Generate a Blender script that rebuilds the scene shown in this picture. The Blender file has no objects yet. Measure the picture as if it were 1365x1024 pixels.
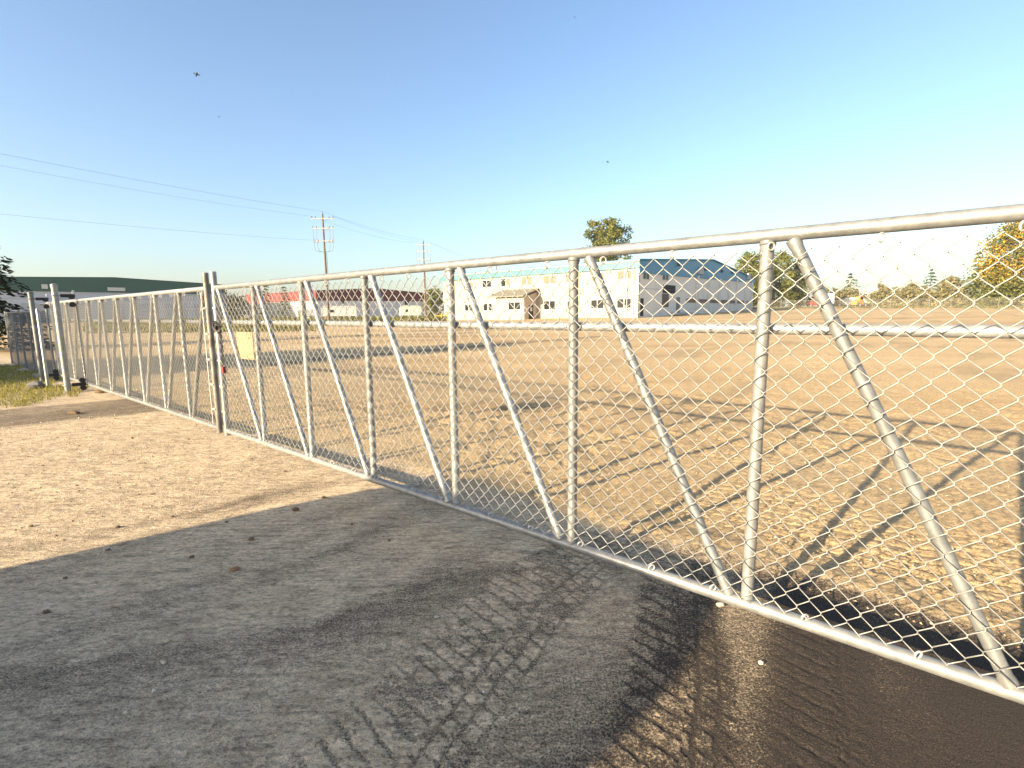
import bpy, bmesh, math, random
import numpy as np
from mathutils import Vector, Matrix
R_ = math.radians
S = bpy.context.scene
COL = S.collection
# ---------------------------------------------------------------- camera
FPX, PITCH, ROLL, CAMH = 678.2, 0.14161, -0.010644, 1.63858
_f = Vector((0, math.cos(PITCH), -math.sin(PITCH))); _r = Vector((1, 0, 0)); _u = _r.cross(_f)
c_, s_ = math.cos(ROLL), math.sin(ROLL)
CA, CB, CF = c_*_r + s_*_u, -s_*_r + c_*_u, _f
CAM0 = Vector((0, 0, CAMH))
cd = bpy.data.cameras.new('camera'); cam = bpy.data.objects.new('camera', cd); COL.objects.link(cam)
cd.sensor_width = 36; cd.lens = 36*FPX/1365; cd.clip_end = 8000; cd.clip_start = 0.05
M = Matrix.Identity(4)
for i in range(3):
    M[i][0] = CA[i]; M[i][1] = CB[i]; M[i][2] = -CF[i]; M[i][3] = CAM0[i]
cam.matrix_world = M
S.camera = cam
# ---------------------------------------------------------------- sun, sky, exposure
SUN_EL, SUN_AZ = R_(16.3), R_(52.6)          # azimuth the shadows run towards, clockwise from +Y
sund = Vector((math.sin(SUN_AZ)*math.cos(SUN_EL), math.cos(SUN_AZ)*math.cos(SUN_EL), -math.sin(SUN_EL)))
ld = bpy.data.lights.new('sun', 'SUN'); ld.energy = 5.0; ld.angle = R_(0.55); ld.color = (1.0, 0.82, 0.55)
lo = bpy.data.objects.new('sun', ld); COL.objects.link(lo); lo.rotation_euler = sund.to_track_quat('-Z', 'Y').to_euler()
W = bpy.data.worlds.new('World'); S.world = W; W.use_nodes = True
wn = W.node_tree.nodes; bg = wn['Background']
sky = wn.new('ShaderNodeTexSky'); sky.sky_type = 'NISHITA'; sky.sun_disc = False
sky.sun_elevation = SUN_EL; sky.sun_rotation = SUN_AZ + math.pi
sky.air_density = 1.0; sky.dust_density = 2.0; sky.ozone_density = 2.4
W.node_tree.links.new(sky.outputs[0], bg.inputs[0]); bg.inputs[1].default_value = 0.098
S.view_settings.view_transform = 'Standard'; S.view_settings.look = 'None'
S.view_settings.exposure = 1.72; S.view_settings.gamma = 1.0
# ---------------------------------------------------------------- helpers
def ray(px, py): return CA*((px-682.5)/FPX) - CB*((py-512)/FPX) + CF
def at(px, py, Y):
    v = ray(px, py); return CAM0 + v*(Y/v.y)
def sst(a, b, x):
    t = np.clip((x-a)/(b-a), 0, 1); return t*t*(3-2*t)
def terrain(x, y):
    x = np.asarray(x, float); y = np.asarray(y, float)
    q = np.clip(x/np.maximum(y, 1), -1, 1)
    sl = 0.004 + (0.0095 + 0.006*np.clip(q, 0, 1))*sst(-0.12, 0.2, q)
    return sl*np.clip(y-30, 0, 105)
def gz(x, y): return float(terrain(x, y))
def onground(px, py):
    v = ray(px, py); t = CAMH/-v.z; return CAM0 + v*t
def ground_at(px, Y):
    p = at(px, 420, Y); return Vector((p.x, p.y, gz(p.x, p.y)))

class MB:
    def __init__(s): s.v = []; s.f = []
    def add(s, vs, fs):
        o = len(s.v); s.v += [tuple(p) for p in vs]; s.f += [tuple(i+o for i in f) for f in fs]; return s
    def box(s, c, size, ax=(1, 0, 0), up=(0, 0, 1)):
        a = Vector(ax).normalized(); u = Vector(up).normalized(); b = u.cross(a).normalized(); c = Vector(c)
        hx, hy, hz = size[0]/2, size[1]/2, size[2]/2
        P = [c+a*(i*hx)+b*(j*hy)+u*(k*hz) for k in (-1, 1) for j in (-1, 1) for i in (-1, 1)]
        return s.add(P, [(0, 2, 3, 1), (4, 5, 7, 6), (0, 1, 5, 4), (2, 6, 7, 3), (0, 4, 6, 2), (1, 3, 7, 5)])
    def tube(s, pts, r, n=8, caps=True):
        pts = [Vector(p) for p in pts]; m = len(pts)
        rr = r if hasattr(r, '__len__') else [r]*m
        o = len(s.v); ref = None
        for i, p in enumerate(pts):
            d = (pts[min(i+1, m-1)]-pts[max(i-1, 0)]).normalized()
            if ref is None: ref = Vector((0, 0, 1)) if abs(d.z) < .9 else Vector((1, 0, 0))
            x = (ref - d*ref.dot(d)).normalized(); ref = x; y = d.cross(x)
            for k in range(n):
                a = 2*math.pi*k/n; s.v.append(tuple(p + x*(math.cos(a)*rr[i]) + y*(math.sin(a)*rr[i])))
        for i in range(m-1):
            for k in range(n):
                k2 = (k+1) % n
                s.f.append((o+i*n+k, o+i*n+k2, o+(i+1)*n+k2, o+(i+1)*n+k))
        if caps:
            s.f.append(tuple(o+k for k in reversed(range(n)))); s.f.append(tuple(o+(m-1)*n+k for k in range(n)))
        return s
    def torus(s, c, axis, R, r, n=14, k=6):
        ax = Vector(axis).normalized(); x = ax.orthogonal().normalized(); y = ax.cross(x); c = Vector(c); o = len(s.v)
        for i in range(n):
            a = 2*math.pi*i/n; d = x*math.cos(a)+y*math.sin(a)
            for j in range(k):
                b = 2*math.pi*j/k; s.v.append(tuple(c+d*(R+r*math.cos(b))+ax*(r*math.sin(b))))
        for i in range(n):
            for j in range(k):
                i2, j2 = (i+1) % n, (j+1) % k
                s.f.append((o+i*k+j, o+i2*k+j, o+i2*k+j2, o+i*k+j2))
        return s
    def prism(s, poly, d0, d1):       # poly: 3D points (planar), extruded by vectors d0..d1
        n = len(poly); P = [Vector(p)+d0 for p in poly]+[Vector(p)+d1 for p in poly]
        return s.add(P, [tuple(reversed(range(n))), tuple(range(n, 2*n))]+[(i, (i+1) % n, n+(i+1) % n, n+i) for i in range(n)])
    def blob(s, c, rad, rnd, n=8, m=5, jit=.25):
        o = len(s.v); c = Vector(c); rx, ry, rz = rad
        s.v.append((c.x, c.y, c.z+rz))
        for i in range(1, m):
            for k in range(n):
                t = math.pi*i/m; a = 2*math.pi*k/n; q = 1+rnd.uniform(-jit, jit)
                s.v.append((c.x+rx*q*math.sin(t)*math.cos(a), c.y+ry*q*math.sin(t)*math.sin(a), c.z+rz*q*math.cos(t)))
        s.v.append((c.x, c.y, c.z-rz)); L = len(s.v)-1
        for k in range(n):
            s.f.append((o, o+1+k, o+1+(k+1) % n)); s.f.append((L, L-1-k, L-1-(k+1) % n))
        for i in range(m-2):
            for k in range(n):
                s.f.append((o+1+i*n+k, o+1+(i+1)*n+k, o+1+(i+1)*n+(k+1) % n, o+1+i*n+(k+1) % n))
        return s
    def build(s, name, mat, parent=None, smooth=False, fix=True):
        org = Vector((0, 0, 0))
        if parent is not None: org = ROOT[parent.name]
        me = bpy.data.meshes.new(name)
        me.from_pydata([(v[0]-org.x, v[1]-org.y, v[2]-org.z) for v in s.v], [], s.f)
        if fix and len(s.f) < 60000:
            bm = bmesh.new(); bm.from_mesh(me); bmesh.ops.recalc_face_normals(bm, faces=bm.faces); bm.to_mesh(me); bm.free()
        if smooth:
            me.shade_smooth()
            if fix: me.set_sharp_from_angle(angle=R_(40))
        me.materials.append(mat)
        o = bpy.data.objects.new(name, me); COL.objects.link(o)
        if parent is not None: o.parent = parent
        ROOT[o.name] = org
        return o
ROOT = {}
def thing(name, label, cat, loc=(0, 0, 0), group=None):
    o = bpy.data.objects.new(name, None); COL.objects.link(o); o.location = loc
    o.empty_display_size = .2
    o['label'] = label; o['category'] = cat
    if group: o['group'] = group
    ROOT[o.name] = Vector(loc); return o
def tag(o, label, cat, group=None, kind=None):
    o['label'] = label; o['category'] = cat
    if group: o['group'] = group
    if kind: o['kind'] = kind
    return o
def dup(root, loc, rotz=0, scale=1, label=None, group=None):
    r = root.copy(); COL.objects.link(r); r.location = loc; r.rotation_euler = (0, 0, rotz); r.scale = (scale,)*3
    if label: r['label'] = label
    if group: r['group'] = group
    for ch in list(root.children):
        c = ch.copy(); COL.objects.link(c); c.parent = r
        for g in list(ch.children):
            d = g.copy(); COL.objects.link(d); d.parent = c
    return r
# ---------------------------------------------------------------- materials
def mat(name, col, rough=.7, metal=0., var=.0, scale=5., bump=0., bscale=None, col2=None, spec=.4, detail=6.):
    m = bpy.data.materials.new(name); m.use_nodes = True; nt = m.node_tree; n = nt.nodes; L = nt.links
    b = n['Principled BSDF']; b.inputs['Roughness'].default_value = rough; b.inputs['Metallic'].default_value = metal
    b.inputs['Specular IOR Level'].default_value = spec
    b.inputs['Base Color'].default_value = (*col, 1)
    if var or col2 or bump:
        tc = n.new('ShaderNodeTexCoord')
        nz = n.new('ShaderNodeTexNoise'); nz.inputs['Scale'].default_value = scale; nz.inputs['Detail'].default_value = detail
        nz.inputs['Roughness'].default_value = .65
        L.new(tc.outputs['Object'], nz.inputs['Vector'])
        if var or col2:
            c2 = col2 or tuple(c*(1-var) for c in col)
            cr = n.new('ShaderNodeValToRGB'); cr.color_ramp.elements[0].position = .33; cr.color_ramp.elements[1].position = .67
            cr.color_ramp.elements[0].color = (*c2, 1); cr.color_ramp.elements[1].color = (*col, 1)
            L.new(nz.outputs[0], cr.inputs[0])
            if metal > .3:                     # no two pipes weathered alike
                oi = n.new('ShaderNodeObjectInfo'); mr = n.new('ShaderNodeMapRange'); mr.inputs[3].default_value = .80; mr.inputs[4].default_value = 1.16
                hv = n.new('ShaderNodeHueSaturation'); L.new(oi.outputs['Random'], mr.inputs[0]); L.new(mr.outputs[0], hv.inputs['Value']); L.new(cr.outputs[0], hv.inputs['Color']); L.new(hv.outputs[0], b.inputs['Base Color'])
            else: L.new(cr.outputs[0], b.inputs['Base Color'])
        if bump:
            n2 = n.new('ShaderNodeTexNoise'); n2.inputs['Scale'].default_value = bscale or scale*4; n2.inputs['Detail'].default_value = 5
            L.new(tc.outputs['Object'], n2.inputs['Vector'])
            bp = n.new('ShaderNodeBump'); bp.inputs['Strength'].default_value = bump; bp.inputs['Distance'].default_value = .01
            L.new(n2.outputs[0], bp.inputs['Height']); L.new(bp.outputs[0], b.inputs['Normal'])
    return m
def ribbed(name, col, axis, period, rough=.5, var=.12, depth=.03):
    """sheet-metal cladding: standing ribs across a horizontal direction"""
    m = mat(name, col, rough, 0, var, .35)
    nt = m.node_tree; n = nt.nodes; L = nt.links; b = n['Principled BSDF']
    tc = n.new('ShaderNodeTexCoord'); dp = n.new('ShaderNodeVectorMath'); dp.operation = 'DOT_PRODUCT'
    dp.inputs[1].default_value = (axis[0]/period, axis[1]/period, 0)
    L.new(tc.outputs['Object'], dp.inputs[0])
    fr = n.new('ShaderNodeMath'); fr.operation = 'PINGPONG'; fr.inputs[1].default_value = .5; L.new(dp.outputs['Value'], fr.inputs[0])
    mr = n.new('ShaderNodeMapRange'); mr.interpolation_type = 'SMOOTHSTEP'; mr.inputs[1].default_value = .05; mr.inputs[2].default_value = .16
    L.new(fr.outputs[0], mr.inputs[0])
    bp = n.new('ShaderNodeBump'); bp.inputs['Strength'].default_value = 1; bp.inputs['Distance'].default_value = depth; bp.invert = True
    L.new(mr.outputs[0], bp.inputs['Height']); L.new(bp.outputs[0], b.inputs['Normal'])
    return m
def leafmat(name, c1, c2, c3=None, trans=.3):
    m = bpy.data.materials.new(name); m.use_nodes = True; nt = m.node_tree; n = nt.nodes; L = nt.links
    for x in list(n): n.remove(x)
    out = n.new('ShaderNodeOutputMaterial'); g = n.new('ShaderNodeNewGeometry'); cr = n.new('ShaderNodeValToRGB')
    e = cr.color_ramp.elements; e[0].color = (*c1, 1); e[1].color = (*c2, 1); e[0].position = .1; e[1].position = .9
    if c3: q = e.new(.97); q.color = (*c3, 1)
    L.new(g.outputs['Random Per Island'], cr.inputs[0])
    d = n.new('ShaderNodeBsdfDiffuse'); t = n.new('ShaderNodeBsdfTranslucent'); mx = n.new('ShaderNodeMixShader'); mx.inputs[0].default_value = trans
    L.new(cr.outputs[0], d.inputs[0]); L.new(cr.outputs[0], t.inputs[0]); L.new(d.outputs[0], mx.inputs[1]); L.new(t.outputs[0], mx.inputs[2])
    L.new(mx.outputs[0], out.inputs[0]); return m
galv = mat('galvanized_steel', (.34, .34, .325), .43, .45, scale=14, col2=(.205, .207, .205), bump=.12, bscale=60)
galv_old_shade = mat('weathered_shaded_steel', (.20, .21, .21), .5, .4, scale=9, col2=(.13, .135, .135), bump=.15, bscale=50)  # weathered zinc, darkened further to stand in for shade on the left fence
galv_dark = mat('brown_mottled_steel', (.27, .26, .235), .55, .35, scale=6, col2=(.12, .105, .09), bump=.2, bscale=50)  # grey mottled with darker brown
wire_m = mat('galvanized_wire', (.25, .247, .235), .5, .35, scale=40, var=.25)
wire_old_shade = mat('dull_shaded_wire', (.11, .11, .11), .6, .3)  # dull wire, its colour lowered for the shade at the left fence
rust = mat('black_iron', (.03, .028, .028), .6, .4)
white_metal = mat('white_washer_metal', (.45, .44, .41), .4, .3)
timber = mat('weathered_pole_timber', (.16, .11, .075), .9, 0, .45, 3)
cable_m = mat('dark_cable', (.12, .12, .13), .6)
insul = mat('grey_porcelain', (.10, .10, .11), .3)
arm_m = mat('pale_crossarm_timber', (.36, .33, .29), .8, 0, .2, 2)
glass = mat('dark_window_glass', (.012, .014, .016), .25, 0, spec=.25)
cream = None
# ---------------------------------------------------------------- numpy noise
def _h(ix, iy, s):
    h = (ix.astype(np.int64)*374761393 + iy.astype(np.int64)*668265263 + s*1274126177) & 0xffffffff
    h = ((h ^ (h >> 13))*1274126177) & 0xffffffff
    return ((h ^ (h >> 16)) & 0xffff)/65535.0
def vn(x, y, s=0):
    ix, iy = np.floor(x), np.floor(y); fx, fy = x-ix, y-iy
    ux, uy = fx*fx*(3-2*fx), fy*fy*(3-2*fy)
    a, b, c, d = _h(ix, iy, s), _h(ix+1, iy, s), _h(ix, iy+1, s), _h(ix+1, iy+1, s)
    return (a+(b-a)*ux)*(1-uy)+(c+(d-c)*ux)*uy
def fbm(x, y, s=0, o=4, g=.5):
    t = 0; w = 1; n = 0
    for i in range(o):
        t = t+w*vn(x*2**i+17*i, y*2**i-31*i, s+i); n += w; w *= g
    return t/n
# gate axes: d runs along the gate away from the camera, n drives in through it
GD = Vector((-.770543, .637388, 0)); GN = Vector((.637388, .770543, 0)); G0 = Vector((1.19349, 2.42594, 0))
SA = Vector((math.sin(SUN_AZ), math.cos(SUN_AZ), 0)); SB = Vector((SA.y, -SA.x, 0))
GU = G0.dot(GN)                                   # 2.63
# ================================================================ SETTING: ground
def build_ground():
    rs = [.05, .4, .8]; r = 1.15
    while r < 3000:
        rs.append(r); r += max(.0065, r*r*.00045) if r < 170 else r*.09
    rs = np.array(rs)
    dense = np.radians(np.linspace(-56, 56, 1000)); rest = np.radians(np.linspace(56, 304, 125)[1:-1])
    th = np.concatenate([dense, rest]); nt_ = len(th); nr = len(rs)
    T, Rr = np.meshgrid(th, rs); x = (Rr*np.sin(T)).ravel(); y = (Rr*np.cos(T)).ravel(); rad = Rr.ravel()
    u = x*GN.x+y*GN.y; v = x*GD.x+y*GD.y
    # dust cover (1 = sand / dirt, 0 = bare asphalt): a property of the surface, not of its lighting
    far = sst(3.22, 3.5, u + .16*(fbm(x*2.2, y*2.2, 3)-.5)*2 + .05*(vn(x*14, y*14, 5)-.5))      # beyond the asphalt's ragged edge
    far = np.maximum(far, sst(2.75, 3.1, u)*sst(5.0, 6.5, v))
    vd = .10*(fbm(x*9, y*9, 7, 5, .7)-.5) + np.interp(u, [-1, 0, .62, 1.29, 2.04, 2.44, 3.2], [3.9, 3.3, 2.84, 2.4, 2.2, 1.95, 1.7]) + .22*(fbm(x*2.2, y*2.2, 8, 5, .6)-.5)
    streak = fbm(u*.55, v*2.6, 21, 5, .6)
    D = .80 + .34*(fbm(x*1.5, y*1.5, 2)-.5)
    band = .84 + 1.15*(streak-.5)
    band = np.where(v > vd, band + .22*np.exp(-((v-vd-.3)/.38)**2), band)
    band = band + .30*np.exp(-((v-3.95-.05*u)/.24)**2)*sst(.3, .6, fbm(u*1.2, v*5, 22, 5, .65)) - .34*np.exp(-((v-4.5)/.22)**2)*sst(.35, .6, fbm(u*.9, v*4, 23, 4)) - .22*np.exp(-((v-3.35)/.2)**2)*sst(.3, .6, fbm(u*.9, v*4, 24, 4))
    D = D + (band-D)*sst(-.10, .16, v-vd)
    lefts = sst(4.3, 6.2, v + .25*u + .5*(streak-.5))
    D = D + (.86+.5*(streak-.5)-D)*lefts
    gap = sst(2.3, 1.9, v)*0
    D = D - .30*sst(.10, -.04, v-vd)*np.exp(-np.clip((vd-v)/.35, 0, 9)**2)
    # tyre prints
    def track(cu, cv, width, slant, per, amp, seed):
        c = np.interp(u, cu, cv) + .02*(fbm(u*1.3, u*0, seed)-.5)
        w = v-c; soft = .14 if seed == 60 else .045; inside = sst(width/2+soft, width/2-soft, np.abs(w)+.10*(fbm(x*8, y*8, seed+4, 5, .65)-.5))
        wob = .030*(fbm(x*4, y*4, seed+1)-.5)+.010*(vn(x*24, y*24, seed+7)-.5)
        lat = (w+wob)/.094; row = np.floor(lat)
        alo = u + slant*w + .5*per*np.mod(row, 2)*(w < -.05) + wob*1.4
        gw = .22*(fbm(x*13, y*13, seed+9)-.5); gx = np.abs(np.mod(lat, 1)-.5)*2+gw; gy = np.abs(np.mod(alo/per, 1)-.5)*2+gw
        blk = (1-np.where(w < -.05, 1., .35)*sst(.60, .92, gx))*sst(.94, .62, gy)*(.75+.25*sst(-.2, .15, w))
        mis = sst(.22, .50, fbm(x*4.5, y*4.5, seed+2))
        return inside, blk, mis, amp
    prints = np.zeros_like(D)
    for args in (([-1, 1, 1.6, 2.2, 2.8, 3.4], [1.15, 1.43, 1.58, 1.70, 1.70, 1.6], .60, -.12, .092, .74, 40, .38),
                 ([-1, 1.0, 1.7, 2.1, 2.7, 3.4], [.2, .48, .65, .77, 1.0, 1.25], .46, -.15, .098, .44, 50, .36),
                 ([-1, 1.0, 2.2, 3.4], [-.1, .04, .22, .45], .30, -.2, .095, .30, 60, .02)):
        ins, blk, mis, amp = track(*args[:7]); per_ = args[4]; base_ = args[7]
        near = sst(3.4, 3.0, u)
        frag = sst(.30, .62, fbm(x*11, y*11, 101+int(per_*1000), 4, .65)+.12*(fbm(x*2, y*2, 102)-.5))
        D = D*(1-ins*near) + ins*near*(base_ + amp*mis*(.30+.70*frag)*(blk*.85+.15) + .16*(1-mis))
        prints = np.maximum(prints, ins*blk*near)
    # wide pale faint tread band further left
    ins, blk, mis, amp = track([-1, .3, 1.3, 2.2, 3.2], [4.2, 3.55, 2.9, 2.5, 2.1], .8, .3, .06, .3, 70)
    D = D + ins*(blk*mis-.5)*.16*(1-far)
    # right: dark bare asphalt, cleaner corner
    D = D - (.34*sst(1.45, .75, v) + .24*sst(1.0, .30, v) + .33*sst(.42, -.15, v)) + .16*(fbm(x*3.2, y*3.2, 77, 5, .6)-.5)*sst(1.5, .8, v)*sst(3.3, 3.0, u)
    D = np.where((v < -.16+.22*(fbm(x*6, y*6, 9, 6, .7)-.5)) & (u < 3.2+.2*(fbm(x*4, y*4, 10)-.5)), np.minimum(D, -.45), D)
    # strip of bare pavement before the grass verge
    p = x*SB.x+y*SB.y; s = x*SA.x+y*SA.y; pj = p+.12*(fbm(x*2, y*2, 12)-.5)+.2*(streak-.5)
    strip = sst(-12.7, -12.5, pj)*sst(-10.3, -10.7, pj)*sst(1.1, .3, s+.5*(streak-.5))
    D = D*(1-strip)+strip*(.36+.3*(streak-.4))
    nearb = sst(6, 3, np.hypot(x, y))
    D = np.clip(D + .10*(vn(x*38, y*38, 15)-.5)*nearb + .16*(fbm(x*11, y*11, 16)-.5), -.6, 1)
    D = D*(1-far)+far
    damp_shadow = np.zeros_like(D)
    for pts, wd, am in (([(380, 486), (420, 478), (540, 470), (680, 458), (800, 449)], .55, 1.), ([(420, 493), (520, 497), (600, 499)], .35, .7), ([(560, 442), (760, 437), (900, 436)], 2.2, .7),
                        ([(330, 455), (450, 449), (640, 444)], 1.2, .6), ([(660, 548), (735, 541)], .10, .8), ([(0, 640), (300, 560)], .25, .0), ([(1000, 436), (1340, 433)], 1.5, .35)):  # narrowest patch is a cast shadow painted into the colour, others darker soil
        dist = np.full_like(x, 1e9)
        P = [onground(*p_) for p_ in pts]
        for a, b in zip(P[:-1], P[1:]):
            ex, ey = b.x-a.x, b.y-a.y; t = np.clip(((x-a.x)*ex+(y-a.y)*ey)/(ex*ex+ey*ey), 0, 1)
            dist = np.minimum(dist, np.hypot(x-a.x-t*ex, y-a.y-t*ey))
        damp_shadow = np.maximum(damp_shadow, am*sst(1.3, .5, dist/wd + .9*(fbm(x*.9, y*.9, 91, 4)-.5)))
    damp_shadow = np.clip(damp_shadow + .45*sst(.56, .75, fbm(u*.22, v*.7, 93, 5, .6))*far, 0, 1)
    # relief
    z = terrain(x, y)
    att = sst(60, 5, rad)*.85+.15*sst(150, 40, rad)
    clod = fbm(x*5.5, y*5.5, 31, 5, .62); rough = fbm(x*.8, y*.8, 33, 3)
    ridge = np.abs(fbm(u*7.5, v*4.5, 36, 3)-.5)*2
    zf = (.050*(clod-.5) + .030*(rough-.5) - .010*ridge + .05*(fbm(u*.35, v*1.1, 37, 3)-.5))*sst(3.1, 4.2, u)*(.6+.8*sst(.35, .65, fbm(x*.45, y*.45, 38, 2)))
    zn = (.020*(fbm(u*2.5, v*6.5, 41, 5, .6)-.5) + .012*(fbm(x*9, y*9, 43, 3)-.5))*sst(.25, .8, D)*(1-sst(3.1, 4.2, u))*(.25+.75*lefts)
    berm = .035*np.exp(-((u-3.48)/.16)**2)*sst(5.5, 3.5, v)*(fbm(x*6, y*6, 45, 4)*1.6-.35)
    lug = sst(.55, .95, np.abs(np.mod((u+.25*v+.05*(fbm(x*3, y*3, 81)-.5))/.13+.5*np.floor(v/.16), 1)-.5)*2) + .6*sst(.7, .98, np.abs(np.mod(v/.16, 1)-.5)*2)
    zf = zf - .010*lug*sst(3.5, 3.9, u)*sst(8, 5.5, u)*sst(-1.6, -1.2, v)*sst(2.4, 1.6, v)*sst(.3, .6, fbm(x*1.2, y*1.2, 82))
    z = z + (zf + zn + berm)*att + .004*prints*att + .006*(vn(x*60, y*60, 44)-.5)*sst(4.5, 2.0, rad)*(.35+.65*D)
    z = z + .5*far*sst(25, 90, rad)*0
    z = np.where(rad < 1.1, np.minimum(z, .01), z)
    me = bpy.data.meshes.new('ground')
    V = np.stack([x, y, z], 1).astype(np.float32)
    i = np.arange(nr-1)[:, None]*nt_; k = np.arange(nt_)[None, :]; k2 = (k+1) % nt_
    F = np.stack([i+k, i+k2, i+nt_+k2, i+nt_+k], -1).reshape(-1, 4)[:, ::-1].astype(np.int32)
    me.vertices.add(len(V)); me.vertices.foreach_set('co', V.ravel())
    me.loops.add(F.size); me.loops.foreach_set('vertex_index', F.ravel())
    me.polygons.add(len(F)); me.polygons.foreach_set('loop_start', np.arange(0, F.size, 4, dtype=np.int32))
    me.update(calc_edges=True); me.shade_smooth()
    for nm, val in (('dust', D), ('field', far), ('damp_and_shadow', damp_shadow)):
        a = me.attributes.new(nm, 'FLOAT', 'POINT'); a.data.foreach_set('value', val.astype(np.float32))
    m = bpy.data.materials.new('dusty_ground'); m.use_nodes = True; nt = m.node_tree; n = nt.nodes; L = nt.links
    b = n['Principled BSDF']; b.inputs['Roughness'].default_value = .92; b.inputs['Specular IOR Level'].default_value = .2
    def noise(sc, det=6, ro=.6, vec=None):
        q = n.new('ShaderNodeTexNoise'); q.inputs['Scale'].default_value = sc; q.inputs['Detail'].default_value = det; q.inputs['Roughness'].default_value = ro
        L.new(vec or tc.outputs['Object'], q.inputs['Vector']); return q.outputs[0]
    def ramp(f, *st):
        cr = n.new('ShaderNodeValToRGB'); e = cr.color_ramp.elements
        for j, (ps, cc) in enumerate(st):
            q = e[j] if j < 2 else e.new(ps)
            q.position = ps; q.color = (*cc, 1)
        L.new(f, cr.inputs[0]); return cr.outputs[0]
    def mix(f, a, bb):
        q = n.new('ShaderNodeMix'); q.data_type = 'RGBA'; L.new(f, q.inputs[0]); L.new(a, q.inputs[6]); L.new(bb, q.inputs[7]); return q.outputs[2]
    def math_(op, a, bb):
        q = n.new('ShaderNodeMath'); q.operation = op
        for j, t in enumerate((a, bb)):
            if isinstance(t, (int, float)): q.inputs[j].default_value = t
            else: L.new(t, q.inputs[j])
        return q.outputs[0]
    tc = n.new('ShaderNodeTexCoord')
    ad = n.new('ShaderNodeAttribute'); ad.attribute_name = 'dust'
    af = n.new('ShaderNodeAttribute'); af.attribute_name = 'field'
    grain = noise(170, 3, .7)
    asp = ramp(grain, (.30, (.016, .0125, .010)), (.60, (.066, .052, .041)), (.80, (.23, .19, .145)))
    dustc = ramp(noise(5, 8, .7), (.28, (.53, .405, .27)), (.72, (.72, .575, .40)))
    mp = n.new('ShaderNodeMapping'); mp.inputs['Rotation'].default_value = (0, 0, R_(-14)); mp.inputs['Scale'].default_value = (.045, .22, .2)
    L.new(tc.outputs['Object'], mp.inputs['Vector'])
    big = noise(1.0, 7, .62, mp.outputs[0])
    fieldc = ramp(big, (.30, (.29, .19, .095)), (.42, (.46, .325, .175)), (.66, (.58, .43, .245)))
    mps = n.new('ShaderNodeMapping'); mps.inputs['Rotation'].default_value = (0, 0, R_(-50.4)); mps.inputs['Scale'].default_value = (.55, 1, 1)
    L.new(tc.outputs['Object'], mps.inputs['Vector'])
    speck = ramp(noise(42, 8, .82, mps.outputs[0]), (.36, (.20, .185, .165)), (.47, (.86, .85, .83)), (.66, (1.42, 1.40, 1.35)))
    mpk = n.new('ShaderNodeMapping'); mpk.inputs['Rotation'].default_value = (0, 0, R_(-50.4)); mpk.inputs['Scale'].default_value = (.22, 1, 1)
    L.new(tc.outputs['Object'], mpk.inputs['Vector'])
    fleck = ramp(noise(19, 7, .75, mpk.outputs[0]), (.36, (.42, .41, .40)), (.50, (.95, .95, .94)), (.68, (1.32, 1.31, 1.29)))
    mfl = n.new('ShaderNodeMix'); mfl.data_type = 'RGBA'; mfl.blend_type = 'MULTIPLY'; mfl.inputs[0].default_value = .8
    L.new(dustc, mfl.inputs[6]); L.new(fleck, mfl.inputs[7])
    tan = mix(af.outputs['Fac'], mfl.outputs[2], fieldc)
    mul = n.new('ShaderNodeMix'); mul.data_type = 'RGBA'; mul.blend_type = 'MULTIPLY'; mul.inputs[0].default_value = .85
    L.new(tan, mul.inputs[6]); L.new(speck, mul.inputs[7])
    aw = n.new('ShaderNodeAttribute'); aw.attribute_name = 'damp_and_shadow'
    dm = n.new('ShaderNodeRGB'); dm.outputs[0].default_value = (.17, .125, .075, 1)
    damp_shadow_mix = n.new('ShaderNodeMix'); damp_shadow_mix.data_type = 'RGBA'; L.new(math_('MULTIPLY', aw.outputs['Fac'], .8), damp_shadow_mix.inputs[0]); L.new(mul.outputs[2], damp_shadow_mix.inputs[6]); L.new(dm.outputs[0], damp_shadow_mix.inputs[7])
    # dust lies in the pores between the stones
    k = math_('ADD', ad.outputs['Fac'], math_('MULTIPLY', math_('SUBTRACT', noise(95, 5, .8), .5), 2.9))
    kk = n.new('ShaderNodeMapRange'); kk.interpolation_type = 'SMOOTHSTEP'; kk.inputs[1].default_value = .05; kk.inputs[2].default_value = .98
    L.new(k, kk.inputs[0])
    L.new(mix(kk.outputs[0], asp, damp_shadow_mix.outputs[2]), b.inputs['Base Color'])
    bp = n.new('ShaderNodeBump'); bp.inputs['Strength'].default_value = .8; bp.inputs['Distance'].default_value = .016
    L.new(math_('ADD', noise(130, 4, .75), math_('MULTIPLY', noise(28, 5, .7), 1.6)), bp.inputs['Height']); L.new(bp.outputs[0], b.inputs['Normal'])
    me.materials.append(m)
    o = bpy.data.objects.new('ground', me); COL.objects.link(o)
    tag(o, 'dusty asphalt apron running into a wide bare tan dirt lot', 'ground', kind='structure')
build_ground()
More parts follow.
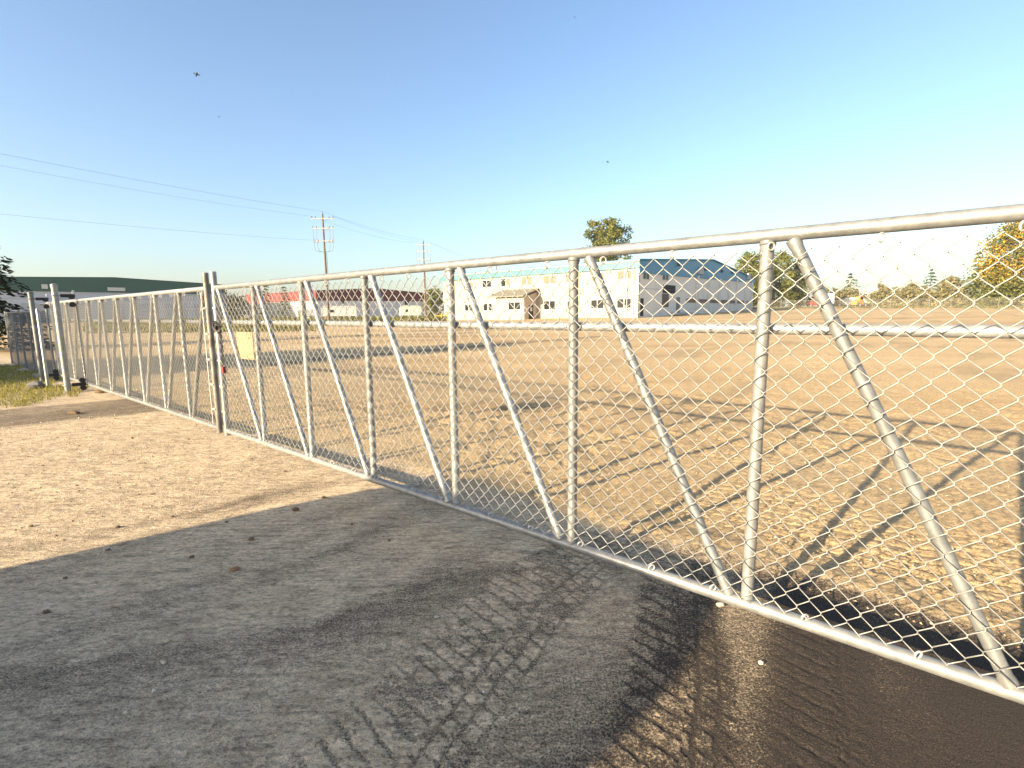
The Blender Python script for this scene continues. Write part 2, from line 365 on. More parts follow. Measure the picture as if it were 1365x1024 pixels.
# ================================================================ GATE
HB, HT, HM = .14, 1.97, 1.5426                    # rail centre heights
RP = .0295
def gp(t, z, off=0.): return G0 + GD*t + GN*off + Vector((0, 0, z))
def add_mesh(mb, t0, t1, z0, z1, seed, r=.0028, pitch=.0505):
    rnd = random.Random(seed); n = int((t1-t0)/pitch); dz = pitch; nz = int((z1-z0)/dz)
    if nz % 2: nz -= 1
    ph = [rnd.uniform(0, 6) for _ in range(6)]
    def wav(t, z): return .006*math.sin(t*2.1+ph[0]+z*1.7)+.004*math.sin(t*5.3+ph[1]-z*3)
    def sag(t, z): return .007*math.sin(t*3.1+ph[2]+z)+.004*math.sin(z*6+ph[3]+t*2.2)
    for j in range(n):
        t = t0+j*pitch; pts = []
        jt = rnd.uniform(-.002, .002)
        for i in range(nz+1):
            side = (i + j) % 2
            tt = t + (pitch+.0035 if side else -.0035) + jt + sag(t, i*dz)
            z = z0+i*dz + sag(t*1.3+2, i*dz)*.8
            o = -.042 + wav(tt, z) + (.0035 if side else -.0035)
            if 0 < i < nz:                     # the wire bends round its neighbour
                e = .0042
                pts.append(gp(tt-(e if side else -e)*.6, z-e, o)); pts.append(gp(tt-(e if side else -e)*.6, z+e, o*1.0-(.003 if side else -.003)))
            else: pts.append(gp(tt, z, o))
        mb.tube(pts, r, 6, False)
    return mb
def tie(mb, t, z): return mb.torus(gp(t, z, -.034), GD*.75+GN*.6+Vector((0, 0, .1)), .017, .0045)
def gate_leaf(root, t0, t1, posts, diags, end_t, seed, mesh_to):
    MB().tube([gp(t0, HT), gp((t0+t1)/2, HT+.004), gp(t1, HT)], .031, 16).build('top_rail', galv, root, True)
    MB().tube([gp(t0, HB), gp(t1, HB)], .032, 16).build('bottom_rail', galv, root, True)
    MB().tube([gp(t0, HM, .062), gp(t1, HM, .062)], .026, 14).build('middle_rail', galv, root, True)
    for t in posts: MB().tube([gp(t, HB+.02), gp(t, HB+.045), gp(t, HB+.06), gp(t, HT-.06), gp(t, HT-.045), gp(t, HT-.02)], [RP+.006, RP+.004, RP, RP, RP+.004, RP+.006], 14).build('vertical_post', galv, root, True)
    for ta, tb in diags:
        q = MB().tube([gp(ta, HT-.025).lerp(gp(tb, HB+.025), f) for f in (0, .015, .022, .978, .985, 1)], [RP+.003, RP+.001, RP-.0025, RP-.0025, RP+.001, RP+.003], 14); q.build('diagonal_brace', galv, root, True)
    for t in posts:
        for z in (HB+.036, HT-.036): MB().torus(gp(t, z), (0, 0, 1), RP+.002, .006, 14, 5).build('weld_bead', galv_old_shade, root, True)
        MB().torus(gp(t, HM, .03), GN, .022, .008, 12, 5).build('weld_bead', galv_old_shade, root, True)
    MB().tube([gp(end_t, HB-.06), gp(end_t, HT+.20)], .036, 16).build('end_post', galv_dark if seed == 2 else galv, root, True)
    add_mesh(MB(), t0, mesh_to, HB+.045, HT-.045, seed).build('chain_link_mesh', wire_m, root, True, False)
    rnd = random.Random(seed+5); t = t0+.2; k = 0
    while t < t1-.1:
        tie(MB(), t+rnd.uniform(-.05, .05), HT-.050).build('tie_ring', white_metal, root, True)
        tie(MB(), t+rnd.uniform(-.1, .1)+.1, HB+.046).build('tie_ring', white_metal, root, True)
        t += .42 if t < 6 else .5
    # tension bar and its clips next to the end post
    sgn = -1 if seed == 1 else 1
    MB().tube([gp(end_t+sgn*.075, HB+.05, -.045), gp(end_t+sgn*.075, HT-.05, -.045)], .008, 6).build('tension_bar', white_metal, root, True)
    for q in range(5):
        z = .4+q*.33
        MB().box(gp(end_t+sgn*.04, z, -.04), (.11, .006, .02), GD).build('tension_clip', white_metal, root)
g1 = thing('sliding_gate', 'nearer leaf of the galvanized pipe sliding gate, running out of the picture on the right', 'gate', gp(2, 0))
SP = 1.0606
gate_leaf(g1, -2.3, 6.34, [SP*k for k in range(-2, 6)], [(SP*k-.105, SP*(k-1)+.09) for k in range(-1, 6)]+[(6.25, SP*5+.09)], 6.37, 1, 6.30)
g2 = thing('sliding_gate', 'farther leaf of the galvanized pipe sliding gate, between the two joined posts and roller posts', 'gate', gp(11, 0))
lp = [7.62, 8.66, 9.72, 10.76, 11.8, 12.86, 13.9, 14.92, 15.9]
gate_leaf(g2, 6.62, 16.72, lp+[16.68], [(6.72, 7.52)]+[(lp[k]+.1, lp[k+1]-.1) for k in range(8)], 6.62, 2, 16.68)
MB().tube([gp(16.7, HT), gp(18.1, HT)], .036, 12).build('tail_rail', galv, g2, True)
# roller posts
def roller_post(t, label, h, m, rad):
    b = gp(t, 0, -.36); th = thing('support_post', label, 'gate post', b)
    MB().tube([b-Vector((0, 0, .1)), b+Vector((0, 0, h))], rad, 20).build('post', m, th, True)
    MB().tube([b+Vector((0, 0, h-.02)), b+Vector((0, 0, h+.03)), b+Vector((0, 0, h+.055))], [rad+.008, rad+.008, rad*.5], 16).build('post_cap', m, th, True)
    for z, dz in ((HT, .1), (HB+.02, .0)):
        MB().torus(b+Vector((0, 0, z+dz)), (0, 0, 1), rad+.006, .014, 18, 6).build('post_clamp', m, th, True)
        q = MB().box(b+GN*.2+Vector((0, 0, z+dz)), (.05, .24, .07), GD); br = q.build('roller_bracket', rust, th)
        for s in (-1, 1):
            MB().tube([gp(t, z, -.10)+Vector((0, 0, s*.085))-GD*.045, gp(t, z, -.10)+Vector((0, 0, s*.085))+GD*.045], .055, 14).build('roller', rust, br, True)
        if dz: MB().tube([gp(t, z+.1, -.06), gp(t, z+.22, -.06)], [.03, .02], 8).build('bolt', white_metal, br, True)
roller_post(13.72, 'thick pale roller post on the gravel, the brighter of two', 2.27, galv, .056)
roller_post(16.62, 'thick grey roller post, coloured dark for shade, at the grass corner behind the brighter one', 2.2, galv_old_shade, .055)
pp = gp(15.55, 0, -.42)
fp = tag(MB().tube([pp-Vector((0, 0, .1)), pp+Vector((0, 0, 1.80)), pp+Vector((0, 0, 1.83))], [.034, .034, .015], 14).build('fence_post', galv, None, True),
         'slender bare galvanized post between the two thick roller posts', 'fence post')
# sign and lock chain
sg = thing('sign', 'blank cream sign panel wired to the mesh beside the joined gate posts', 'sign', gp(5.75, 1.0, .05))
a_, b_ = gp(5.99, 1.33, -.01), gp(5.38, .98, -.01)
tl = G0.copy()
MB().box(gp(5.68, 1.27, .02), (.43, .006, .32), GD).build('panel', mat('cream_sign_back', (.36, .29, .15), .5, 0, .06, 3), sg)
for dt in (-.17, .17):
    for z in (1.15, 1.39): MB().torus(gp(5.68+dt, z, -.005), GD, .03, .003, 10, 4).build('wire_tie', wire_m, sg, True)
ch = thing('lock_chain', 'dark chain with red padlock tag hanging by the joined gate posts', 'chain', gp(6.1, 1.5, -.05))
redp = mat('red_plastic', (.16, .02, .02), .6); lk = MB()
for k in range(17):
    z = 1.52-.03*k; lk.torus(gp(6.12+.008*math.sin(k*2.), z, -.07), GD if k % 2 else GN, .014, .004, 8, 4)
lk.build('chain', rust, ch, True)
MB().box(gp(6.12, .96, -.075), (.05, .03, .08), GD).build('padlock', redp, ch)
MB().torus(gp(6.3, 1.50, -.06), GN, .05, .016, 10, 5).torus(gp(6.22, 1.47, -.06), GN+GD*.4, .045, .016, 10, 5).build('chain_bundle', rust, ch, True)
# ================================================================ FENCES
def chain_fence(name, label, pts, h, step, wm, pm, cell, rw, rp, barbs=0, skip_rail=False):
    """pts: ground polyline (Vectors) -> one fence thing with posts, top rail and a diamond mesh"""
    th = thing(name, label, 'fence', pts[0])
    rail, net, wires = MB(), MB(), MB(); n_ = 0
    for A, B in zip(pts[:-1], pts[1:]):
        L = (B-A).length; d = (B-A)/L; n = max(1, round(L/step))
        for k in range(n+1):
            if k == n and B is not pts[-1]: continue
            P = A+(B-A)*(k/n); P.z = gz(P.x, P.y)
            MB().tube([P-Vector((0, 0, .2)), P+Vector((0, 0, h+.05))], rp, 7).build('post', pm, th, True)
        def q(t, z):
            P = A+d*t; return Vector((P.x, P.y, gz(P.x, P.y)+z))
        if not skip_rail: rail.tube([q(L*i/12, h) for i in range(13)], rp*.75, 6)
        for b in range(barbs): wires.tube([q(L*i/12, h+.1+.12*b) for i in range(13)], rw*1.2, 4)
        m = int(L/cell)
        for s in (0, 1):
            for k in range(-int(h/cell), m+1):
                t0 = k*cell; t1 = t0+h
                a0, b0 = max(t0, 0), min(t1, L)
                if b0 <= a0: continue
                za, zb = (a0-t0), (b0-t0)
                if s: za, zb = h-za, h-zb
                net.tube([q(a0, za), q(b0, zb)], rw, 3, False)
    if not skip_rail: rail.build('top_rail', pm, th, True)
    if barbs: wires.build('strand_wire', wm, th, True)
    net.build('chain_link_mesh', wm, th, False, False)
    return th
lf0 = gp(17.0, 0, -.05)
chain_fence('chain_link_fence', 'old chain link fence, coloured dark for shade, at the left edge beside the grass', [lf0, lf0+GD*7.5], 1.78, 1.55, wire_old_shade, galv_old_shade, .085, .0028, .028)
F1, F2, F3, F4 = ground_at(955, 150), ground_at(1080, 128), ground_at(1365, 90), ground_at(1560, 82)
far_wire = mat('far_fence_wire', (.34, .31, .26), .7)
chain_fence('chain_link_fence', 'long chain link fence along the far right edge of the dirt lot before the trees', [F1, F2, F3, F4], 1.95, 3.6, far_wire, galv_old_shade, .30, .008, .045)
H1, H2, H3 = ground_at(175, 92), ground_at(430, 92), ground_at(592, 92)
chain_fence('chain_link_fence', 'dark chain link fence along the weedy back edge before the red trimmed warehouse', [H1, H2, H3], 2.5, 4.2, wire_old_shade, wire_old_shade, .34, .007, .045)
# ================================================================ BUILDINGS
def hit(px, py, A, B):
    """pixel -> (metres along A->B, height) on the vertical wall through A and B"""
    v = ray(px, py); d = Vector((B.x-A.x, B.y-A.y, 0)).normalized(); nn = Vector((d.y, -d.x, 0))
    t = (Vector((A.x, A.y, 0))-Vector((0, 0, 0))).dot(nn)/v.dot(nn); P = CAM0+v*t
    return (P-Vector((A.x, A.y, 0))).dot(d), P.z
class Wall:
    def __init__(s, A, B):
        s.A = Vector((A.x, A.y, 0)); s.B = Vector((B.x, B.y, 0)); s.L = (s.B-s.A).length; s.d = (s.B-s.A)/s.L
        s.n = Vector((s.d.y, -s.d.x, 0))
        if s.n.dot(s.A) > 0: s.n = -s.n          # outward = towards the camera
    def P(s, t, z, o=0): return s.A+s.d*t+s.n*o+Vector((0, 0, z))
    def rect(s, px0, py0, px1, py1):
        xm, ym = (px0+px1)/2, (py0+py1)/2
        return hit(px0, ym, s.A, s.B)[0], hit(px1, ym, s.A, s.B)[0], hit(xm, py1, s.A, s.B)[1], hit(xm, py0, s.A, s.B)[1]
    def box(s, t0, t1, z0, z1, o0, o1, mb=None):
        mb = mb or MB(); return mb.box(s.P((t0+t1)/2, (z0+z1)/2, (o0+o1)/2), (abs(t1-t0), abs(o1-o0), abs(z1-z0)), s.d)
def window(w, r, parent, fm, halves=('g', 'g'), panel=None, name='window'):
    t0, t1, z0, z1 = r; fr = MB(); k = .09
    w.box(t0-k, t1+k, z1, z1+k, .0, .07, fr); w.box(t0-k, t1+k, z0-k, z0, .0, .09, fr)
    w.box(t0-k, t0, z0, z1, .0, .07, fr); w.box(t1, t1+k, z0, z1, .0, .07, fr); tm = (t0+t1)/2
    w.box(tm-.04, tm+.04, z0, z1, .0, .065, fr)
    f = fr.build(name, fm, parent)
    for i, hh in enumerate(halves):
        a, b = (t0, tm-.04) if i == 0 else (tm+.04, t1)
        w.box(a+.01, b-.01, z0+.01, z1-.01, .0, .03).build('pane' if hh == 'g' else 'boarding', glass if hh == 'g' else panel, f)
SC = .93
LF = at(592, 420, 102*SC); CO = at(850, 420, 75*SC); RE = at(1003, 410, 126*SC)
for P in (LF, CO, RE): P.z = 0
wf = Wall(LF, CO); wr = Wall(CO, RE)
BK = LF+(RE-CO)
eave = 8.25
wb = thing('industrial_building', 'white two storey industrial building with blue metal roof and trim behind the lot', 'building', (CO.x, CO.y, 0))
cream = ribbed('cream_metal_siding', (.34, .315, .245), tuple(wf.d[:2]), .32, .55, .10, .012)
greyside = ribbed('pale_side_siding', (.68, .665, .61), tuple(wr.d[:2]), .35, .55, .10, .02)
blue = ribbed('blue_metal_trim', (.045, .22, .36), tuple(wr.d[:2]), .5, .45, .12, .03)
teal = ribbed('teal_metal_fascia', (.06, .20, .225), tuple(wf.d[:2]), .5, .45, .12, .02)
tanpanel = mat('tan_window_board', (.21, .145, .10), .8, 0, .15, 1)
dark = mat('bay_shade_and_door', (.012, .012, .012), .8)
whitem = mat('white_trim', (.58, .57, .53), .5, 0, .08, 1)
greytrim = mat('grey_trim', (.35, .36, .37), .6)
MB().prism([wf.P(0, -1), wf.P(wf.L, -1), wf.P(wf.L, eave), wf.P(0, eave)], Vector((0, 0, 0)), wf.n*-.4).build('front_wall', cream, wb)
peak = eave+2.05
side = [wr.P(.0, -1), wr.P(wr.L, -1), wr.P(wr.L, eave), wr.P(wr.L/2, peak), wr.P(0, eave)]
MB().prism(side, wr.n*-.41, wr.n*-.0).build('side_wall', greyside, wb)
MB().prism([BK+Vector((0, 0, -1)), RE-wr.n*.45+Vector((0, 0, -1)), RE-wr.n*.45+Vector((0, 0, eave)), BK+Vector((0, 0, eave))], Vector((0, 0, 0)), wf.n*.4).build('rear_wall', greyside, wb)
lw = [LF+Vector((0, 0, -1)), BK+Vector((0, 0, -1)), BK+Vector((0, 0, eave)), (LF+BK)/2+Vector((0, 0, peak)), LF+Vector((0, 0, eave))]
MB().prism([p+wf.n*-.41 if i in (0, 4) else p for i, p in enumerate(lw)], Vector((0, 0, 0)), -wr.n*-.3).build('end_wall', greyside, wb)
mid0, mid1 = wf.P(-.4, 0)+(RE-CO)/2, wf.P(wf.L+.4, 0)+(RE-CO)/2
rf = MB()
e0, e1 = wf.P(-.4, eave+.03, .5), wf.P(wf.L+.4, eave+.03, .5); b0, b1 = e0+(RE-CO)+wf.n*-1, e1+(RE-CO)+wf.n*-1
b0.z = b1.z = eave+.03
m0, m1 = mid0+Vector((0, 0, peak+.1)), mid1+Vector((0, 0, peak+.1))
rf.prism([e0, e1, m1, m0], Vector((0, 0, 0)), Vector((0, 0, .12))); rf.prism([m0, m1, b1, b0], Vector((0, 0, 0)), Vector((0, 0, .12)))
rf.build('roof', blue, wb)
wf.box(-.3, wf.L+.25, eave-1.0, eave-.02, .02, .30).build('fascia', teal, wb)
wf.box(-.3, wf.L+.28, eave-.16, eave+.02, .30, .46).build('gutter', greytrim, wb)
g0, g1_ = wr.rect(852, 363, 853, 364)[2], wr.rect(1001, 376, 1002, 377)[2]
MB().prism([wr.P(.0, g0), wr.P(wr.L+.1, g1_), wr.P(wr.L+.1, eave), wr.P(wr.L/2, peak+.02), wr.P(.0, eave)], wr.n*.03, wr.n*.16).build('gable_cladding', blue, wb)
cb = lambda x, y: (580+x*280/1365, 280+y*180/878)
for x0, y0, x1, y1, hv in ((195, 614, 245, 656, 'gg'), (316, 610, 371, 655, 'gg'), (478, 600, 541, 653, 'gg'), (709, 592, 781, 648, 'gg'), (860, 592, 936, 642, 'gg'),
                           (1015, 585, 1096, 640, 'gg'), (1184, 578, 1274, 637, 'gg'), (200, 470, 250, 508, 'bb'), (308, 458, 366, 502, 'gg'), (430, 446, 491, 496, 'gb'),
                           (565, 434, 632, 488, 'bb'), (704, 427, 790, 480, 'bb'), (850, 420, 925, 470, 'bb'), (1020, 410, 1100, 461, 'bb'), (1188, 395, 1277, 450, 'bb')):
    window(wf, wf.rect(*cb(x0, y0), *cb(x1, y1)), wb, whitem, hv, tanpanel)
# side openings
cs = lambda x, y: (820+x*240/1365, 330+y*120/682)
for x0, y0, x1, y1 in ((210, 160, 256, 240), (356, 174, 402, 247)): window(wr, wr.rect(*cs(x0, y0), *cs(x1, y1)), wb, whitem)
w_ = wr.rect(*cs(360, 285), *cs(456, 347)); lb = wr.box(*w_, 0, .03).build('loading_bay_shade', dark, wb)  # flat dark panel stands in for the shade inside the open bay
w_ = wr.rect(*cs(354, 350), *cs(404, 452)); wr.box(*w_, 0, .05).build('bay_door', mat('brown_door', (.10, .075, .06), .7), wb)
w_ = wr.rect(*cs(462, 376), *cs(488, 492)); dr = wr.box(*w_, 0, .06).build('door', mat('grey_door', (.12, .125, .13), .5), wb)
wr.box(w_[0]-2.5, w_[1]+2.5, w_[2]-.35, w_[2]-.02, 0, 1.3).build('step', greytrim, wb)
w_ = wr.rect(*cs(190, 385), *cs(212, 520)); wr.box(*w_, 0, .06).build('door', dark, wb)
for x in (618, 706, 788, 858, 915, 985, 1028):
    t = hit(*cs(x, 350), wr.A, wr.B)[0]
    if t < wr.L: wr.box(t-.35, t+.35, -.5, 7.3 if x < 800 else 7.6, .0, .28).build('pilaster', whitem, wb)
w_ = wr.rect(*cs(530, 396), *cs(1015, 422))
ts_ = [hit(*cs(x, 350), wr.A, wr.B)[0] for x in (530, 618, 706, 788, 858, 915, 985, 1015)]
for q0, q1 in zip(ts_[:-1], ts_[1:]): wr.box(q0+.45, q1-.45, w_[2], w_[3], 0, .05).build('wall_band', tanpanel, wb)
wr.box(.3, ts_[0], 4.55, 4.62, 0, .03).build('seam', greytrim, wb)
for x, y in ((635, 180), (1000, 222)):
    t, z = hit(*cs(x, y), wr.A, wr.B)
    MB().prism([wr.P(t-1.3, z-.5, .16), wr.P(t+1.3, z-.5, .16), wr.P(t+.6, z+.7, .16), wr.P(t-.6, z+.7, .16)], Vector((0, 0, 0)), wr.n*.35).build('vent_hood', greytrim, wb)
for x, y in ((470, 130), (675, 165), (800, 180), (880, 190)):
    t, z = hit(*cs(x, y), wr.A, wr.B); wr.box(t-.3, t+.3, z-.25, z+.25, .16, .4).build('flood_light', rust, wb)
# downpipe on the front by the corner
MB().tube([wf.P(wf.L-.7, .2, .12), wf.P(wf.L-.7, eave-1.0, .12)], .08, 8).build('downpipe', whitem, wb)
MB().tube([wf.P(wf.L-1.6, .2, .12), wf.P(wf.L-1.6, eave-1.0, .12)], .06, 8).build('downpipe', greytrim, wb)
# entrance vestibule (lean-to roof, end wall with the door faces the gate side)
t0 = hit(*cb(470, 640), wf.A, wf.B)[0]; t1 = hit(*cb(668, 640), wf.A, wf.B)[0]-.2; zt = 5.0
dep = 3.3
v0, v1 = t0+.3, t1
po = MB(); po.prism([wf.P(v0, -.5, .02), wf.P(v0, -.5, dep), wf.P(v0, 3.75, dep), wf.P(v0, zt-.3, .02)], Vector((0, 0, 0)), wf.d*(v1-v0))
pv = po.build('vestibule', cream, wb)
MB().prism([wf.P(v0-1.3, zt, .02), wf.P(v0-1.3, 3.85, dep+.7), wf.P(v0-1.3, 4.02, dep+.7), wf.P(v0-1.3, zt+.2, .02)], Vector((0, 0, 0)), wf.d*(v1-v0+1.8)).build('vestibule_roof', mat('mossy_shingles', (.22, .20, .155), .9, 0, .35, 1.5), pv)
MB().prism([wf.P(v1+.0, -.4, .05), wf.P(v1+.0, -.4, dep-.05), wf.P(v1+.0, 3.7, dep-.05), wf.P(v1+.0, zt-.4, .05)], Vector((0, 0, 0)), wf.d*.05).build('end_cladding', mat('pinkish_stucco', (.50, .40, .33), .9, 0, .1, 1), pv)
MB().box(wf.P(v1+.08, 1.5, 1.6), (1.05, .06, 2.15), wf.n).build('door', rust, pv)
MB().box(wf.P(v1+.12, 1.95, 1.6), (.5, .04, .6), wf.n).build('door_light', whitem, pv)
MB().tube([wf.P(v0-1.1, -.3, dep+.4), wf.P(v0-1.1, 3.9, dep+.4)], .07, 8).build('canopy_post', whitem, pv)
w2 = Wall(wf.P(0, 0, dep), wf.P(wf.L, 0, dep))
tt = hit(*cb(478, 640), w2.A, w2.B)[0]; window(w2, (max(tt, v0+.4), max(tt, v0+.4)+2.4, 1.9, 3.05), pv, whitem)

def warehouse(name, label, A, Bx, C, h, rise, wall_front, wall_side, fas_f, fas_s, fh, gable_side=True):
    """A corner left end, Bx shared corner, C right end; front wall A-Bx, gable wall Bx-C"""
    th = thing(name, label, 'building', (Bx.x, Bx.y, 0)); f = Wall(A, Bx); s = Wall(Bx, C); K = A+(C-Bx)
    f.n = -f.n if f.n.dot((C-Bx)) > 0 else f.n; s.n = -s.n if s.n.dot(A-Bx) > 0 else s.n
    MB().prism([f.P(0, -1), f.P(f.L-.02, -1), f.P(f.L-.02, h), f.P(0, h)], Vector((0, 0, 0)), f.n*-.4).build('front_wall', wall_front, th)
    sd = [s.P(0, -1), s.P(s.L, -1), s.P(s.L, h), s.P(s.L/2, h+rise), s.P(0, h)]
    MB().prism(sd, s.n*-.4, s.n*.01).build('gable_wall', wall_side, th)
    MB().prism([p+(A-Bx) for p in sd], s.n*.4, s.n*.01).build('end_wall', wall_side, th)
    MB().prism([K+Vector((0, 0, -1)), C+Vector((0, 0, -1)), C+Vector((0, 0, h)), K+Vector((0, 0, h))], f.n*.4, f.n*.0).build('rear_wall', wall_side, th)
    up = Vector((0, 0, .14)); rr = MB(); ov = -f.d*.3
    e0, e1, m0, m1 = A+Vector((0, 0, h))+ov, Bx+Vector((0, 0, h))-ov, (A+K)/2+Vector((0, 0, h+rise))+ov, (Bx+C)/2+Vector((0, 0, h+rise))-ov
    k0, k1 = K+Vector((0, 0, h))+ov, C+Vector((0, 0, h))-ov
    rr.prism([e0, e1, m1, m0], Vector((0, 0, .02)), up); rr.prism([m0, m1, k1, k0], Vector((0, 0, .02)), up); rr.build('roof', fas_s, th)
    f.box(0, f.L+.1, h-fh, h, .02, .22).build('fascia', fas_f, th)
    MB().prism([s.P(-.1, h-fh), s.P(s.L, h-fh), s.P(s.L, h), s.P(s.L/2, h+rise), s.P(-.1, h)], s.n*.03, s.n*.18).build('gable_cladding', fas_s, th)
    return th, f, s
red_lit = mat('red_fascia_sunlit', (.17, .032, .026), .5, 0, .15, .3); red_shaded = mat('red_fascia_shaded', (.12, .018, .02), .5, 0, .15, .3)  # one red fascia in a lit and a shaded tone, light put into colour
RA, RB, RC = at(330, 420, 155), at(423.6, 420, 130), at(566, 420, 155)
for P in (RA, RB, RC): P.z = 0
rw, rf_, rs_ = warehouse('warehouse', 'long low warehouse with red fascia and pale walls behind the utility poles', RA, RB, RC, 7.3, .95,
                         mat('sunlit_ivory_wall', (.50, .47, .38), .7, 0, .06, .2), mat('shaded_grey_wall', (.62, .64, .65), .7, 0, .08, .2), red_lit, red_shaded, 2.4)  # same wall, colour warmed where sunlit and greyed where shaded
cr_ = lambda x, y: (320+x*280/1365, 360+y*100/488)
for x0, y0, x1, y1 in ((652, 195, 676, 220), (1070, 195, 1096, 225)):
    window(rs_, rs_.rect(*cr_(x0, y0), *cr_(x1, y1)), rw, greytrim)
for x0, y0, x1, y1 in ((585, 225, 650, 290), (800, 230, 840, 300), (905, 235, 960, 300)):
    rs_.box(*rs_.rect(*cr_(x0, y0), *cr_(x1, y1)), .01, .08).build('overhead_door', whitem, rw)
for x0, y0, x1, y1 in ((430, 280, 485, 320), (100, 270, 140, 310)):
    rf_.box(*rf_.rect(*cr_(x0, y0), *cr_(x1, y1)), .01, .08).build('overhead_door', mat('cream_door', (.70, .62, .40), .6), rw)
greenf = mat('dark_green_fascia', (.004, .078, .054), .5, 0, .15, .3)
GA, GB = at(-45, 420, 95), at(305, 420, 130)
GA.z = GB.z = 0
uu = (GB-GA).normalized(); nrm = Vector((uu.y, -uu.x, 0)); nrm = nrm if nrm.dot(GA) < 0 else -nrm
GL = GA - nrm*38
gw, gf_, gs_ = warehouse('warehouse', 'wide warehouse with dark green gable fascia and blue grey wall at far left', GL, GA, GB, 8.9, .85,
                         mat('grey_green_wall', (.5, .5, .48), .7, 0, .06, .2), mat('blue_grey_wall', (.46, .50, .56), .7, 0, .08, .2), greenf, greenf, 2.3)
for x0, y0, x1, y1 in ((55, 379.3, 63, 385), (143, 383.5, 166, 388)):
    gs_.box(*gs_.rect(x0, y0, x1, y1), .18, .5).build('wall_light', whitem, gw)
for k in range(7):
    gs_.box(gs_.L*(k+.6)/7.5-2.2, gs_.L*(k+.6)/7.5+2.2, .1, 4.3, .01, .08).build('overhead_door', mat('dull_grey_door', (.33, .36, .40), .6) if k == 0 else bpy.data.materials['dull_grey_door'], gw)
gs_.box(0, gs_.L, 5.1, 5.25, .01, .06).build('trim_band', greytrim, gw)
# far white sheds on the right
shedw = mat('white_shed_siding', (.80, .80, .78), .6, 0, .06, .3); shedr = mat('grey_shed_roof', (.45, .47, .50), .5)
def shed(label, px, Y, w, l, h, rot):
    p = ground_at(px, Y); th = thing('shed', label, 'shed', p); c, s = math.cos(rot), math.sin(rot); a = Vector((c, s, 0)); b = Vector((-s, c, 0))
    MB().box(p+Vector((0, 0, h/2-.3)), (w, l, h+.6), a).build('wall', shedw, th)
    rr = MB().prism([p-a*(w/2+.3)+Vector((0, 0, h+.01)), p+a*(w/2+.3)+Vector((0, 0, h+.01)), p+Vector((0, 0, h+w*.16))], b*(l/2+.3), -b*(l/2+.3)); rr.build('roof', shedr, th)
    MB().box(p-b*(l/2+.03)+Vector((0, 0, 1.6)), (w*.35, .1, 3.2), a).build('door', greytrim, th)
shed('long white shed seen over the trees above the orange machine', 1190, 300, 26, 14, 11, .3)
shed('pale grey shed behind the white trailers beyond the far fence', 1130, 260, 18, 12, 6.5, .2)
# ================================================================ TREES
def crown(rnd, h0, h1, rad, n_clump, n_leaf, size, shape='round', gap=.0):
    mb = MB(); V, F = [], []
    for c in range(n_clump):
        f = (c+rnd.random())/n_clump
        z = h0+(h1-h0)*f
        if shape == 'round': w = rad*math.sqrt(max(.04, 1-(2*f-.9)**2/1.25))
        elif shape == 'oval': w = rad*(math.sin(math.pi*min(1, (f*.9+.08)))**.6)
        else: w = rad*(1-f)**.8+.15
        a = rnd.uniform(0, 6.283); q = math.sqrt(rnd.random())*w*.85
        if shape == 'spires':
            k = c % 7; a = k*.9+.3; q = 0 if k == 0 else rad*.62; top = (1, .965, .93, .97, .91, .95, .92)[k]
            f = rnd.random()**.85; z = h0+(h1*top-h0)*f; w = rad*(.20+.38*(1-f)**.6); q += rnd.uniform(-1, 1)*w; a += rnd.uniform(-1, 1)*w/rad
        cc = Vector((q*math.cos(a), q*math.sin(a), z)); cr = rad*(rnd.uniform(.22, .42) if shape != 'spires' else rnd.uniform(.12, .2)+.14*(1-f))
        for _ in range(n_leaf):
            d = Vector((rnd.gauss(0, 1), rnd.gauss(0, 1), rnd.gauss(0, .8))).normalized()*cr*rnd.random()**.45
            p = cc+d; s = size*rnd.uniform(.6, 1.35)
            x = Vector((rnd.gauss(0, 1), rnd.gauss(0, 1), rnd.gauss(0, .7))).normalized(); y = x.orthogonal().normalized()
            y = (Matrix.Rotation(rnd.uniform(0, 6.28), 3, x) @ y)
            o = len(V); V += [tuple(p-x*s*.6), tuple(p+y*s*.32), tuple(p+x*s*.6), tuple(p-y*s*.32)]; F.append((o, o+1, o+2, o+3))
    mb.v, mb.f = V, F; return mb
bark = mat('tree_bark', (.10, .075, .055), .9, 0, .4, 4)
def tree(name, label, loc, h, rad, lm, seed, base=.18, n_clump=46, n_leaf=55, size=.45, shape='round', group=None, flowerm=None):
    rnd = random.Random(seed); loc = Vector(loc); th = thing(name, label, 'tree', loc, group)
    tk = MB(); r0 = h*.017+.04
    tk.tube([loc+Vector((0, 0, -.3)), loc+Vector((rnd.uniform(-.1, .1), 0, h*.3)), loc+Vector((0, rnd.uniform(-.2, .2), h*.6)), loc+Vector((0, 0, h*.92))], [r0, r0*.75, r0*.5, r0*.1], 7)
    for k in range(9):
        a = rnd.uniform(0, 6.28); z = h*rnd.uniform(base, .7); l = rad*rnd.uniform(.5, .85)
        d = Vector((math.cos(a), math.sin(a), 0))
        tk.tube([loc+Vector((0, 0, z)), loc+d*l*.5+Vector((0, 0, z+l*.35)), loc+d*l+Vector((0, 0, z+l*.8))], [r0*.4, r0*.25, r0*.06], 5)
    tk.build('trunk', bark, th, True)
    cm = crown(rnd, h*base, h, rad, n_clump, n_leaf, size, shape); cm.v = [(v[0]+loc.x, v[1]+loc.y, v[2]+loc.z) for v in cm.v]
    cm.build('crown', lm, th, False, False)
    if flowerm:
        fm = crown(rnd, h*.3, h*.97, rad*1.03, int(n_clump*.7), n_leaf//2, size, shape); fm.v = [(v[0]+loc.x, v[1]+loc.y, v[2]+loc.z) for v in fm.v]
        fm.build('yellow_foliage', flowerm, th, False, False)
    return th
